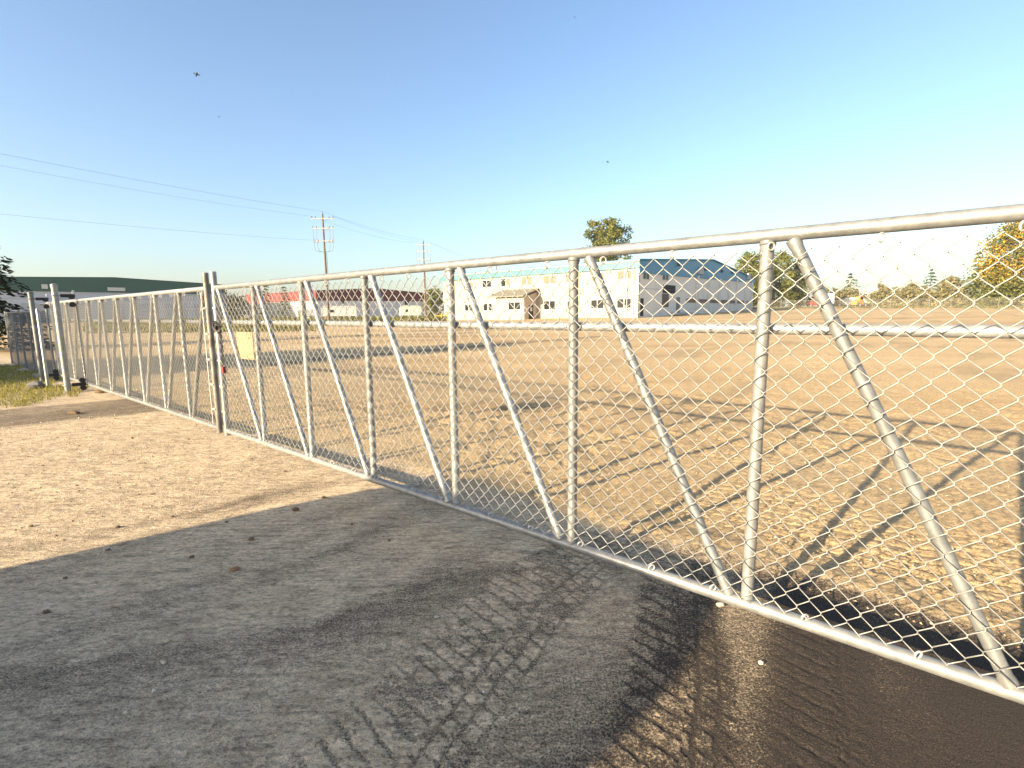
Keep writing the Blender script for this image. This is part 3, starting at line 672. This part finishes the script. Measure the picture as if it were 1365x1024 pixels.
def spruce(name, label, loc, h, rad, lm, seed, tiers=16, size=.4, per=60, low=.04, group=None):
    rnd = random.Random(seed); loc = Vector(loc); th = thing(name, label, 'tree', loc, group)
    MB().tube([loc+Vector((0, 0, -.3)), loc+Vector((0, 0, h*.97))], [h*.018+.03, .02], 7).build('trunk', bark, th, True)
    V, F = [], []
    for t in range(tiers):
        f = (t+.3)/tiers; z = h*(low+(1-low)*f); R0 = rad*(1-f)**.85+.08*rad
        nb = max(5, int(11*(1-f*.6)))
        for b in range(nb):
            a = rnd.uniform(0, 6.283); l = R0*rnd.uniform(.65, 1.12); d = Vector((math.cos(a), math.sin(a), 0)); sd = Vector((-d.y, d.x, 0))
            for k in range(max(4, int(per/nb*(.4+.6*(1-f))*2))):
                q = rnd.random()**.7; p = d*(l*q)+Vector((0, 0, z-l*q*q*.28+rnd.gauss(0, .03)*rad))+sd*(rnd.gauss(0, .14)*l*(1.1-q))
                s = size*rnd.uniform(.5, 1.2); x = (d*rnd.uniform(.4, 1)+sd*rnd.uniform(-.7, .7)+Vector((0, 0, rnd.uniform(-.6, .15)))).normalized()
                y = Vector((rnd.gauss(0, 1), rnd.gauss(0, 1), rnd.gauss(0, 1))); y = (y-x*y.dot(x)).normalized()
                o = len(V); P = p+loc; V += [tuple(P-x*s*.3), tuple(P+y*s*.2), tuple(P+x*s*.7), tuple(P-y*s*.2)]; F.append((o, o+1, o+2, o+3))
    mb = MB(); mb.v, mb.f = V, F; mb.build('crown', lm, th, False, False); return th
lm_olive = leafmat('olive_leaves', (.085, .10, .024), (.23, .23, .065))
lm_green = leafmat('green_leaves', (.07, .09, .025), (.20, .20, .065))
lm_far = leafmat('dull_far_leaves', (.12, .115, .06), (.32, .28, .14))
lm_yellow = leafmat('yellow_leaves', (.45, .25, .03), (.62, .40, .06))
lm_shaded = leafmat('shaded_spruce_needles', (.008, .014, .008), (.022, .03, .016), trans=.1)  # near black, with the shade over the left spruce put into the colour
lm_spr = leafmat('spruce_needles', (.04, .055, .025), (.10, .11, .05), trans=.15)
spruce('spruce_tree', 'dark spruce cut off by the left edge in front of the green warehouse', (at(-34, 420, 25).x, 25, 0), 6.9, 3.1, lm_shaded, 11, 17, .30, 260, .06)
sp_ = SA*-15+SB*-21.2; tree('deciduous_tree', 'unseen bushy tree added at left to shade the left fence', (sp_.x, sp_.y, 0), 8.2, 4.3, lm_green, 12, .04, 110, 60, .5)  # unseen tree added for the shade it throws on the left fence
p = ground_at(810, 146); tree('poplar_tree', 'tall dense green tree rising above the roof of the white building', p, 25.2, 6.6, lm_olive, 3, .25, 330, 60, .52, 'spires')
for i, (px, Y, h, rad, lb) in enumerate(((990, 138, 14.0, 3.2, 'olive green tree touching the right end of the blue roofed building'),
                                         (1012, 150, 15.4, 3.6, 'tall olive tree second from the end of the blue roofed building'),
                                         (1036, 146, 15.2, 3.6, 'leafy olive tree standing left of the red fronted truck, the fullest of its clump'),
                                         (1058, 150, 13.0, 3.0, 'shorter olive tree just left of the red fronted truck'))):
    tree('deciduous_tree', lb, ground_at(px, Y), h, rad*1.5, lm_olive, 20+i, .04, 80, 75, .48)
tree('deciduous_tree', 'big tree with yellow autumn leaves at the right edge of the picture', ground_at(1352, 106), 16.6, 7.6, lm_green, 31, .05, 160, 70, .44, 'round', None, lm_yellow)
tree('deciduous_tree', 'green bushy tree below the yellow one at the right edge', ground_at(1318, 112), 9.5, 4.6, lm_green, 32, .03, 50, 50, .6)
spruce('conifer_tree', 'dark small conifer in the gap left of the yellow autumn tree', ground_at(1296, 118), 12.5, 2.6, lm_spr, 33, 14, .7, 40)
spruce('conifer_tree', 'broad dark conifer behind the white trailers on the skyline', ground_at(1131, 210), 14.2, 5.2, lm_spr, 34, 12, 1.1, 50)
spruce('conifer_tree', 'pointed conifer on the skyline midway along the far right fence', ground_at(1236, 190), 14.0, 4.2, lm_spr, 35, 12, 1.0, 50)
spruce('young_spruce', 'taller young spruce before the lit end of the red trimmed warehouse', ground_at(356, 112), 8.4, 2.4, lm_spr, 36, 13, .5, 50)
spruce('young_spruce', 'shorter young spruce nearer the corner of the red trimmed warehouse', ground_at(381, 112), 7.4, 2.2, lm_spr, 37, 12, .5, 50)
tree('deciduous_tree', 'round dark green tree between the red trimmed warehouse and the white building', ground_at(580, 135), 6.9, 3.6, lm_green, 38, .05, 40, 45, .6)
tree('deciduous_tree', 'grey green bush tree between the green warehouse and the red trimmed one', ground_at(309, 130), 5.6, 4.4, lm_far, 39, .03, 40, 45, .6)
base_bush = tree('shrub_tree', 'dull olive brown shrub in the thicket behind the far right fence', ground_at(1205, 150), 4.6, 3.0, lm_far, 41, .02, 26, 34, .7, 'round', 'thicket behind the far right fence')
rnd = random.Random(77)
for k in range(26):
    px = 1108+k*9.7+rnd.uniform(-4, 4)
    Y = np.interp(px, [1080, 1365], [142, 100])+rnd.uniform(2, 55)
    dup(base_bush, ground_at(px, Y), rnd.uniform(0, 6.28), rnd.uniform(.5, 1.05)*Y/140)
for k, (px, Y, h, lb) in enumerate(((1172, 230, 9.5, 'tall leafy tree right of the broad conifer behind the trailers'), (1212, 215, 9, 'rounded far tree left of the pointed conifer'),
                                    (1262, 180, 9.5, 'yellowish far tree right of the pointed conifer'), (1098, 250, 9, 'far grey green tree behind the red fronted truck'))):
    tree('deciduous_tree', lb, ground_at(px, Y), h, h*.42, lm_far, 60+k, .04, 34, 40, .9)
# ================================================================ UTILITY POLES AND WIRES
def utility_pole(label, loc, h, yaw):
    th = thing('utility_pole', label, 'utility pole', loc); L = Vector(loc); a = Vector((math.cos(yaw), math.sin(yaw), 0)); U = Vector((0, 0, 1))
    MB().tube([L-U*.5, L+U*(h*.5), L+U*h], [.21, .17, .13], 10).build('pole', timber, th, True)
    tops = []
    for z, w, side in ((h-.75, 3.5, 1), (h-2.25, 3.3, 1), (h-4.2, 2.9, 0)):
        arm = MB().box(L+U*z+Vector((0, -.2, 0)), (w, .12, .15), a).build('crossarm', arm_m, th)
        MB().tube([L+U*(z-.55)+Vector((0, -.2, 0)), L+a*(w*.3)+U*z+Vector((0, -.28, 0))], .025, 5).build('arm_brace', galv_old_shade, arm)
        for q in (-.48, -.30, .30, .48):
            P = L+a*(w*q)+U*(z+.08)+Vector((0, -.2, 0))
            if side: MB().tube([P, P+U*.12, P+U*.16, P+U*.3], [.03, .09, .10, .05], 8).build('insulator', insul, arm, True); tops.append(P+U*.3)
            else: MB().tube([P-U*.35, P-U*.1, P+U*.35], [.07, .09, .03], 8).build('insulator', insul, arm, True)
    jp = MB()
    for q in (-.48, -.30, .30, .48):
        P = L+a*(2.9*q)+Vector((0, -.2, 0)); sgn = 1 if q > 0 else -1
        jp.tube([P+a*(.12*sgn)+U*(h-2.3), P+a*(.2*sgn)+U*(h-3.6), P+a*(.12*sgn)+U*(h-4.9), P+a*(-.1*sgn)+U*(h-5.75), L+a*.2*sgn+U*(h-5.9)+Vector((0, -.15, 0))], .035, 5)
    jp.build('jumper_cable', cable_m, th, True)
    MB().tube([L+a*.28+U*(h-5.9), L+a*.30+U*1.0], .045, 6).build('conduit', cable_m, th, True)
    MB().tube([L+U*h, L+U*(h+.12), L+U*(h+.4)], [.03, .08, .05], 8).build('pole_top_insulator', insul, th, True); tops.append(L+U*(h+.4))
    return th, tops
pY, qY = 84, 122
P1 = ground_at(438, pY); P2 = ground_at(567.5, qY); P0 = Vector((at(-330, 420, 42).x, 42, 0)); P3 = Vector((P2.x+ (P2.x-P1.x)*1.6, P2.y+(P2.y-P1.y)*1.6, 0))
h1 = at(424, 285.5, pY).z-P1.z; h2 = at(563.5, 322, qY).z-P2.z; h0 = 18.6
yaw = .05
_, t1s = utility_pole('nearer taller looking wooden utility pole with three crossarms left of centre', P1, h1, yaw)
_, t2s = utility_pole('farther smaller wooden utility pole standing left of the white building', P2, h2, yaw)
_, t0s = utility_pole('wooden utility pole out of frame on the left that the wires run to', P0, h0, yaw+.3)
_, t3s = utility_pole('farthest wooden utility pole hidden behind the roof of the white building', P3, h2, yaw)
def cable(label, A, B, sag, r=.022):
    pts = []
    for i in range(25):
        f = i/24; p = A.lerp(B, f); p.z -= sag*4*f*(1-f); pts.append(p)
    tag(MB().tube(pts, r, 5).build('overhead_wire', cable_m, None, True), label, 'wire')
cable('highest overhead wire from the left edge to the nearer utility pole top', t0s[8], t1s[8], .5, .012)
cable('second overhead wire from the left edge meeting the upper crossarm of the nearer pole', t0s[0], t1s[0], .7, .010)
cable('lowest overhead wire from the left edge to below the crossarms of the nearer pole', P0+Vector((0, 0, h0-6.4)), P1+Vector((0, -.2, h1-4.2)), .4, .010)
cable('highest overhead wire between the two utility poles', t1s[8], t2s[8], .6, .013)
cable('overhead wire joining the left ends of the upper crossarms of both poles', t1s[0], t2s[0], .7, .011)
cable('overhead wire joining the right ends of the upper crossarms of both poles', t1s[3], t2s[3], .7, .011)
cable('highest overhead wire running from the farther pole behind the white building', t2s[8], t3s[8], .6, .013)
cable('lower overhead wire running from the farther pole behind the white building', t2s[3], t3s[3], .7, .011)
# ================================================================ VEHICLES AND YARD THINGS FAR AWAY
tyre = mat('black_tyre', (.02, .02, .02), .8); rim = mat('silver_rim', (.5, .5, .5), .4, .6); redpaint = mat('red_paint', (.55, .05, .035), .35, 0, .1, 1)
whitep = mat('white_paint', (.55, .55, .53), .4, 0, .06, .6); orange = mat('orange_paint', (.62, .22, .04), .45, 0, .2, 1); yellowp = mat('yellow_paint', (.70, .50, .06), .5, 0, .15, 1)
def wheel(parent, c, ax, r, w):
    c = Vector(c); ax = Vector(ax).normalized()
    t = MB().tube([c-ax*w*.5, c-ax*w*.42, c+ax*w*.42, c+ax*w*.5], [r*.9, r, r, r*.9], 18).build('wheel', tyre, parent, True)
    MB().tube([c-ax*w*.53, c+ax*w*.53], r*.58, 14).build('rim', rim, t, True)
def boxtruck(label, px, Y, yaw):
    p = ground_at(px, Y); th = thing('truck', label, 'truck', p); a = Vector((math.cos(yaw), math.sin(yaw), 0)); b = Vector((-a.y, a.x, 0)); U = Vector((0, 0, 1))
    MB().box(p+a*1.2+U*2.65, (5.2, 2.4, 2.9), a).build('cargo_box', whitep, th)
    prof = [(-1.6, .7), (-3.5, .7), (-3.6, 1.7), (-3.3, 2.0), (-2.7, 3.1), (-1.6, 3.25)]
    cabm = MB().prism([p+a*x+U*z for x, z in prof], b*-1.1, b*1.1).build('cab', redpaint, th)
    MB().prism([p+a*x+U*z for x, z in ((-3.28, 2.08), (-2.78, 3.0), (-2.74, 3.0), (-3.24, 2.08))], b*-.95, b*.95).build('windscreen', glass, cabm)
    MB().box(p+a*-2.2+U*2.45-b*1.11, (.8, .04, .7), a).build('side_window', glass, cabm)
    MB().box(p+a*-1.0+U*.85, (9.0*.6, .9, .25), a).build('chassis', rust, th)
    for x in (-2.7, 1.8, 3.0):
        for s in (-1, 1): wheel(th, p+a*x+b*s*1.0+U*.5, b, .5, .3)
boxtruck('white box truck with red cab parked beyond the far fence', 1091, 150, .15)
def trailer(label, px, Y, l, h, yaw, m):
    p = ground_at(px, Y); th = thing('trailer', label, 'trailer', p); a = Vector((math.cos(yaw), math.sin(yaw), 0)); b = Vector((-a.y, a.x, 0)); U = Vector((0, 0, 1))
    prof = [(-l/2, .7), (l/2, .7), (l/2, h-.3), (l/2-.4, h), (-l/2+.5, h), (-l/2, h-.5)]
    MB().prism([p+a*x+U*z for x, z in prof], b*-1.2, b*1.2).build('body', m, th)
    MB().box(p+U*.6, (l*.9, 1.2, .2), a).build('frame', rust, th)
    for x in (l*.15, l*.28):
        for s in (-1, 1): wheel(th, p+a*x+b*s*1.05+U*.42, b, .42, .25)
    MB().box(p-b*1.22+a*(-l*.2)+U*(h*.62), (l*.12, .04, h*.2), a).build('side_window', glass, th)
trailer('long white trailer beyond the far fence right of the red truck', 1122, 160, 8.5, 3.0, .1, whitep)
trailer('short white trailer beside the orange machine', 1152, 165, 5.0, 2.6, -.3, whitep)
trailer('pale camper trailer parked before the grey end of the red trimmed warehouse', 452, 112, 7.2, 2.9, .35, whitep)
trailer('small white trailer near the wall left of the nearer utility pole', 412, 118, 4.6, 2.3, .35, whitep)
trailer('pale green boxy trailer right of the camper near the farther pole', 547, 112, 4.4, 2.8, .3, mat('pale_green_paint', (.52, .58, .46), .5))
def loader(label, px, Y, yaw):
    p = ground_at(px, Y); th = thing('loader', label, 'loader', p); a = Vector((math.cos(yaw), math.sin(yaw), 0)); b = Vector((-a.y, a.x, 0)); U = Vector((0, 0, 1))
    MB().prism([p+a*x+U*z for x, z in ((-1.8, .6), (.8, .6), (.8, 1.7), (-.2, 1.8), (-1.8, 1.5))], b*-.8, b*.8).build('body', orange, th)
    c = MB().prism([p+a*x+U*z for x, z in ((-.6, 1.7), (.6, 1.7), (.5, 2.7), (-.5, 2.7))], b*-.6, b*.6).build('cab', orange, th)
    MB().box(p+U*2.2-b*.61, (.8, .04, .7), a).build('window', glass, c)
    MB().tube([p+a*.7+U*1.5, p+a*1.7+U*1.2, p+a*2.3+U*.5], .13, 6).build('arm', orange, th)
    MB().prism([p+a*x+U*z for x, z in ((2.2, .15), (3.0, .15), (2.9, .4), (2.4, .9), (2.2, .8))], b*-.9, b*.9).build('bucket', rust, th)
    for x in (-1.1, .9):
        for s in (-1, 1): wheel(th, p+a*x+b*s*.95+U*.55, b, .55, .35)
loader('small orange loader by the white trailers beyond the far fence', 1144, 132, .3)
# yellow barrier
p0, p1 = ground_at(580, 94), ground_at(597, 94); yb = thing('barrier', 'low yellow pipe barrier at the left end of the white building', 'barrier', p0)
for f in (0, .5, 1):
    q = p0.lerp(p1, f); MB().tube([q-Vector((0, 0, .3)), q+Vector((0, 0, 1.15))], .11, 10).build('post', yellowp, yb, True)
MB().tube([p0+Vector((0, 0, .75)), p1+Vector((0, 0, .75))], .07, 8).build('rail', yellowp, yb, True)
# unseen camper added behind the camera, shaped so its shade lies across the apron
def camper(s0, p0, l, h, w):
    c = SA*(s0-w/2)+SB*p0; th = thing('shade_casting_camper', 'unseen rounded camper trailer added at left to cast the shade across the asphalt', 'trailer', c)
    U = Vector((0, 0, 1)); q = .62; prof = []
    for cx, cz, a0 in ((l/2-q, h-q, 0), (-l/2+q, h-q, 90), (-l/2+.3, .75, 180), (l/2-.3, .75, 270)):
        r = q if cz > 1 else .3
        for k in range(7):
            a = R_(a0+15*k); prof.append((cx+r*math.cos(a), cz+r*math.sin(a)))
    body = MB().prism([c+SB*x+U*z for x, z in prof], SA*(-w/2), SA*(w/2)).build('body', mat('ivory_camper_paint', (.55, .54, .50), .35, 0, .05, 2), th)
    MB().prism([c+SB*x+U*z for x, z in ((-l*.3, 1.35), (l*.05, 1.35), (l*.05, 1.85), (-l*.3, 1.85))], SA*(w/2), SA*(w/2+.02)).build('window', glass, th)
    MB().prism([c+SB*x+U*z for x, z in ((l*.15, .6), (l*.35, .6), (l*.35, 2.0), (l*.15, 2.0))], SA*(w/2), SA*(w/2+.02)).build('door', whitem, th)
    for k in (-1, 1): wheel(th, c+SA*(k*(w/2-.12))+U*.34, SA, .34, .2)
    MB().tube([c+SB*(l/2-.2)+U*.5, c+SB*(l/2+.9)+U*.45], .04, 8).build('hitch', rust, th)
camper(-5.05, -2.82, 3.44, 2.3, 1.9)
# ================================================================ GROUND COVER AND SMALL THINGS
grassm = leafmat('verge_grass', (.16, .15, .03), (.34, .30, .08), trans=.35)
def grass_patch():
    rnd = random.Random(5); V, F = [], []
    while len(F) < 30000:
        s = rnd.uniform(-6.5, 1.2); pp_ = rnd.uniform(-24, -12.75)
        x = SA.x*s+SB.x*pp_; y = SA.y*s+SB.y*pp_; u = x*GN.x+y*GN.y
        if u > GU-.1+.25*math.sin(x*3) or y < 3 or x > -8.9: continue
        if pp_ > -13.2+.5*math.sin(s*2.3)+.35*math.sin(s*7.1)+rnd.gauss(0, .12): continue
        dd = (Vector((x, y, 0))-gp(15.4, 0, -.4)).length
        if s > .4 and rnd.random() < .5: continue
        h = rnd.uniform(.03, .10); a = rnd.uniform(0, 6.28); w = .006+.004*rnd.random(); lx, ly = rnd.gauss(0, .03), rnd.gauss(0, .03)
        dx, dy = math.cos(a)*w, math.sin(a)*w; o = len(V)
        V += [(x-dx, y-dy, -.01), (x+dx, y+dy, -.01), (x+lx, y+ly, h)]; F.append((o, o+1, o+2))
    mb = MB(); mb.v, mb.f = V, F
    tag(mb.build('grass', grassm, None, False, False), 'sunlit yellow green grass verge at the left edge below the fence', 'grass', kind='stuff')
grass_patch()
weedm = leafmat('weeds', (.07, .08, .02), (.22, .19, .07), trans=.3)
def weeds(name, label, spots, n, h0, w0, seed):
    rnd = random.Random(seed); V, F = [], []
    for _ in range(n):
        px, Y = spots(rnd); P = ground_at(px, Y); h = h0*rnd.uniform(.3, 1.1); a = rnd.uniform(0, 3.14); w = w0*rnd.uniform(.4, 1)
        d = Vector((math.cos(a), math.sin(a), 0))*w; o = len(V); l = Vector((rnd.gauss(0, .15), rnd.gauss(0, .15), h))
        V += [tuple(P-d-Vector((0, 0, .05))), tuple(P+d-Vector((0, 0, .05))), tuple(P+l)]; F.append((o, o+1, o+2))
    mb = MB(); mb.v, mb.f = V, F
    tag(mb.build(name, weedm, None, False, False), label, 'weeds', kind='stuff')
weeds('weeds', 'strip of olive weeds along the back fence before the red trimmed warehouse', lambda r: (r.uniform(120, 600), r.uniform(84, 104)), 9000, .8, .3, 6)
weeds('weeds', 'patchy low green weeds beyond the farther gate leaf', lambda r: (r.uniform(110, 420)**1.0, 46+38*r.random()), 5000, .35, .22, 7)
weeds('weeds', 'thin dry weeds along the foot of the far right fence', lambda r: (lambda q: (q, np.interp(q, [955, 1080, 1365], [150, 128, 90])+r.uniform(0, 5)))(r.uniform(1000, 1365)), 3500, .5, .25, 8)
def gravel():
    rnd = random.Random(9); mb = MB()
    for _ in range(5200):
        if rnd.random() < .86:
            u = GU+.6+rnd.expovariate(1/1.6); v = rnd.uniform(-3, 9)
        else:
            u = rnd.uniform(-.5, 3.0); v = rnd.uniform(4.8, 11)
        P = GN*u+GD*v; r = rnd.uniform(.003, .010)*(1+.05*v)
        o = len(mb.v); z = .0
        ax = [rnd.uniform(.6, 1.2) for _ in range(3)]; th = rnd.uniform(0, 6.28); c, s = math.cos(th), math.sin(th)
        pts = [(1, 0, .1), (.1, 1, -.1), (-1, .1, .1), (0, -1, 0), (.15, .1, .9), (-.1, 0, -.8)]
        for q in pts:
            X, Y2 = q[0]*ax[0]*r, q[1]*ax[1]*r
            mb.v.append((P.x+c*X-s*Y2, P.y+s*X+c*Y2, z+r*.4+q[2]*ax[2]*r))
        mb.f += [(o+a_, o+b_, o+4) for a_, b_ in ((0, 1), (1, 2), (2, 3), (3, 0))]+[(o+b_, o+a_, o+5) for a_, b_ in ((0, 1), (1, 2), (2, 3), (3, 0))]
    tag(mb.build('loose_gravel', leafmat('gravel_stones', (.20, .145, .085), (.48, .37, .25), (.62, .56, .46), .0), None, False, False), 'loose crumbs of gravel and dirt scattered over the lot and drive', 'gravel', kind='stuff')
gravel()
stone_m = mat('pale_stone', (.58, .50, .38), .8, 0, .25, 40); clod_m = mat('brown_clod', (.16, .105, .06), .95, 0, .3, 40); leaf_m = mat('dry_leaf', (.30, .14, .06), .8, 0, .3, 60)
grey_m = mat('grey_chip', (.50, .48, .44), .8, 0, .25, 40)
rnd = random.Random(12)
def pebble(px, py, r, m, label, name='pebble', flat=.6, cat='stone'):
    g = onground(px, py); tag(MB().blob((g.x, g.y, r*flat*.7), (r, r*rnd.uniform(.6, .85), r*flat), rnd, 9, 5, .2).build(name, m, None, True), label, cat)
pebble(581, 823, .011, stone_m, 'largest pale yellow pebble on dark asphalt left of the tyre prints')
pebble(808, 800, .010, stone_m, 'pale pebble between the two tyre prints below the gate')
pebble(645, 923, .007, grey_m, 'tiny white chip lying in the left tyre print')
pebble(783, 842, .007, grey_m, 'small white chip at the right side of the left tyre print')
pebble(1014, 885, .014, stone_m, 'pale curved stone in the sunlit patch under the gate')
pebble(960, 808, .022, stone_m, 'tan lump of gravel against the bottom rail by the middle post')
pebble(218, 884, .013, stone_m, 'pinkish pebble on the shaded asphalt, the upper of two')
pebble(206, 922, .012, stone_m, 'pinkish pebble on the shaded asphalt, the lower of two')
pebble(168, 951, .011, stone_m, 'yellowish pebble nearest the lower left corner')
pebble(313, 760, .030, leaf_m, 'curled brown leaf on the pale dusty band', 'fallen_leaf', .35, 'leaf')
pebble(335, 720, .022, clod_m, 'small dark clod above the brown leaf', 'dirt_clod', .6, 'clod')
pebble(394, 681, .030, clod_m, 'dark clod near the edge of the shade', 'dirt_clod', .6, 'clod')
pebble(98, 552, .10, clod_m, 'flat dark clod on the pavement strip below the bright roller post', 'dirt_clod', .3, 'clod')
pebble(132, 524, .11, clod_m, 'dark clod on the gravel right of the bright roller post', 'dirt_clod', .4, 'clod')
pebble(49, 518, .17, mat('grey_rock', (.15, .14, .14), .9, 0, .3, 8), 'grey rock at the foot of the darker roller post', 'rock', .6, 'rock')
pebble(960, 418.6, .02, clod_m, 'small crumb of dirt beside the far fence', 'dirt_clod')
clods = [(160, 700), (225, 688), (92, 770), (60, 815), (250, 742), (437, 660), (470, 700), (520, 720), (300, 700), (140, 735), (205, 660), (40, 700), (100, 650), (330, 610), (380, 630), (60, 620), (250, 590), (170, 585)]
for px, py in clods:
    g = onground(px+rnd.uniform(-6, 6), py+rnd.uniform(-4, 4)); r = rnd.uniform(.012, .024)
    tag(MB().blob((g.x, g.y, r*.3), (r, r*.7, r*.5), rnd, 8, 5, .25).build('dirt_clod', clod_m, None, True), 'small dry crumb of dirt on the dusty drive', 'clod', 'small dirt crumbs on the drive')
# pale late-summer haze in the air
hz = bpy.data.materials.new('pale_haze'); hz.use_nodes = True; hn = hz.node_tree.nodes; hn.remove(hn['Principled BSDF'])
pv_ = hn.new('ShaderNodeVolumePrincipled'); pv_.inputs['Color'].default_value = (.93, .95, 1, 1); pv_.inputs['Density'].default_value = .00026; pv_.inputs['Anisotropy'].default_value = .2
hz.node_tree.links.new(pv_.outputs[0], hn['Material Output'].inputs['Volume'])
hb = MB().box((0, 0, 17), (6400, 6400, 38)).build('haze', hz); tag(hb, 'thin pale haze hanging over the lot and the far trees', 'haze', kind='stuff')
# insects in the air
bugm = mat('dark_insect', (.02, .02, .022), .6); wingm = mat('insect_wing', (.06, .06, .07), .4)
def insect(label, px, py, Y, s):
    p = at(px, py, Y); th = thing('flying_insect', label, 'insect', p); d = Vector((.3, .2, .9)).normalized(); x = Vector((.95, .1, -.3)).normalized()
    MB().tube([p-d*s, p-d*s*.3, p+d*s*.25, p+d*s*.6, p+d*s], [s*.12, s*.3, s*.42, s*.3, s*.08], 8).build('body', bugm, th, True)
    for k in (-1, 1):
        MB().prism([p+d*s*.2, p+x*k*s*1.3+d*s*.55, p+x*k*s*1.4+d*s*.1, p+x*k*s*.9-d*s*.25], Vector((0, 0, 0)), Vector((0, s*.03, 0))).build('wing', wingm, th)
insect('largest dark flying insect high in the sky at upper left', 262, 99.5, 3.0, .013)
insect('tiny dark flying insect in the sky above the white building', 810, 216, 4.0, .009)
insect('faint tiny flying insect below the largest one at left', 292, 156, 5.0, .007)
insect('tiny flying insect near the top edge of the sky', 766, 23, 5.0, .007)
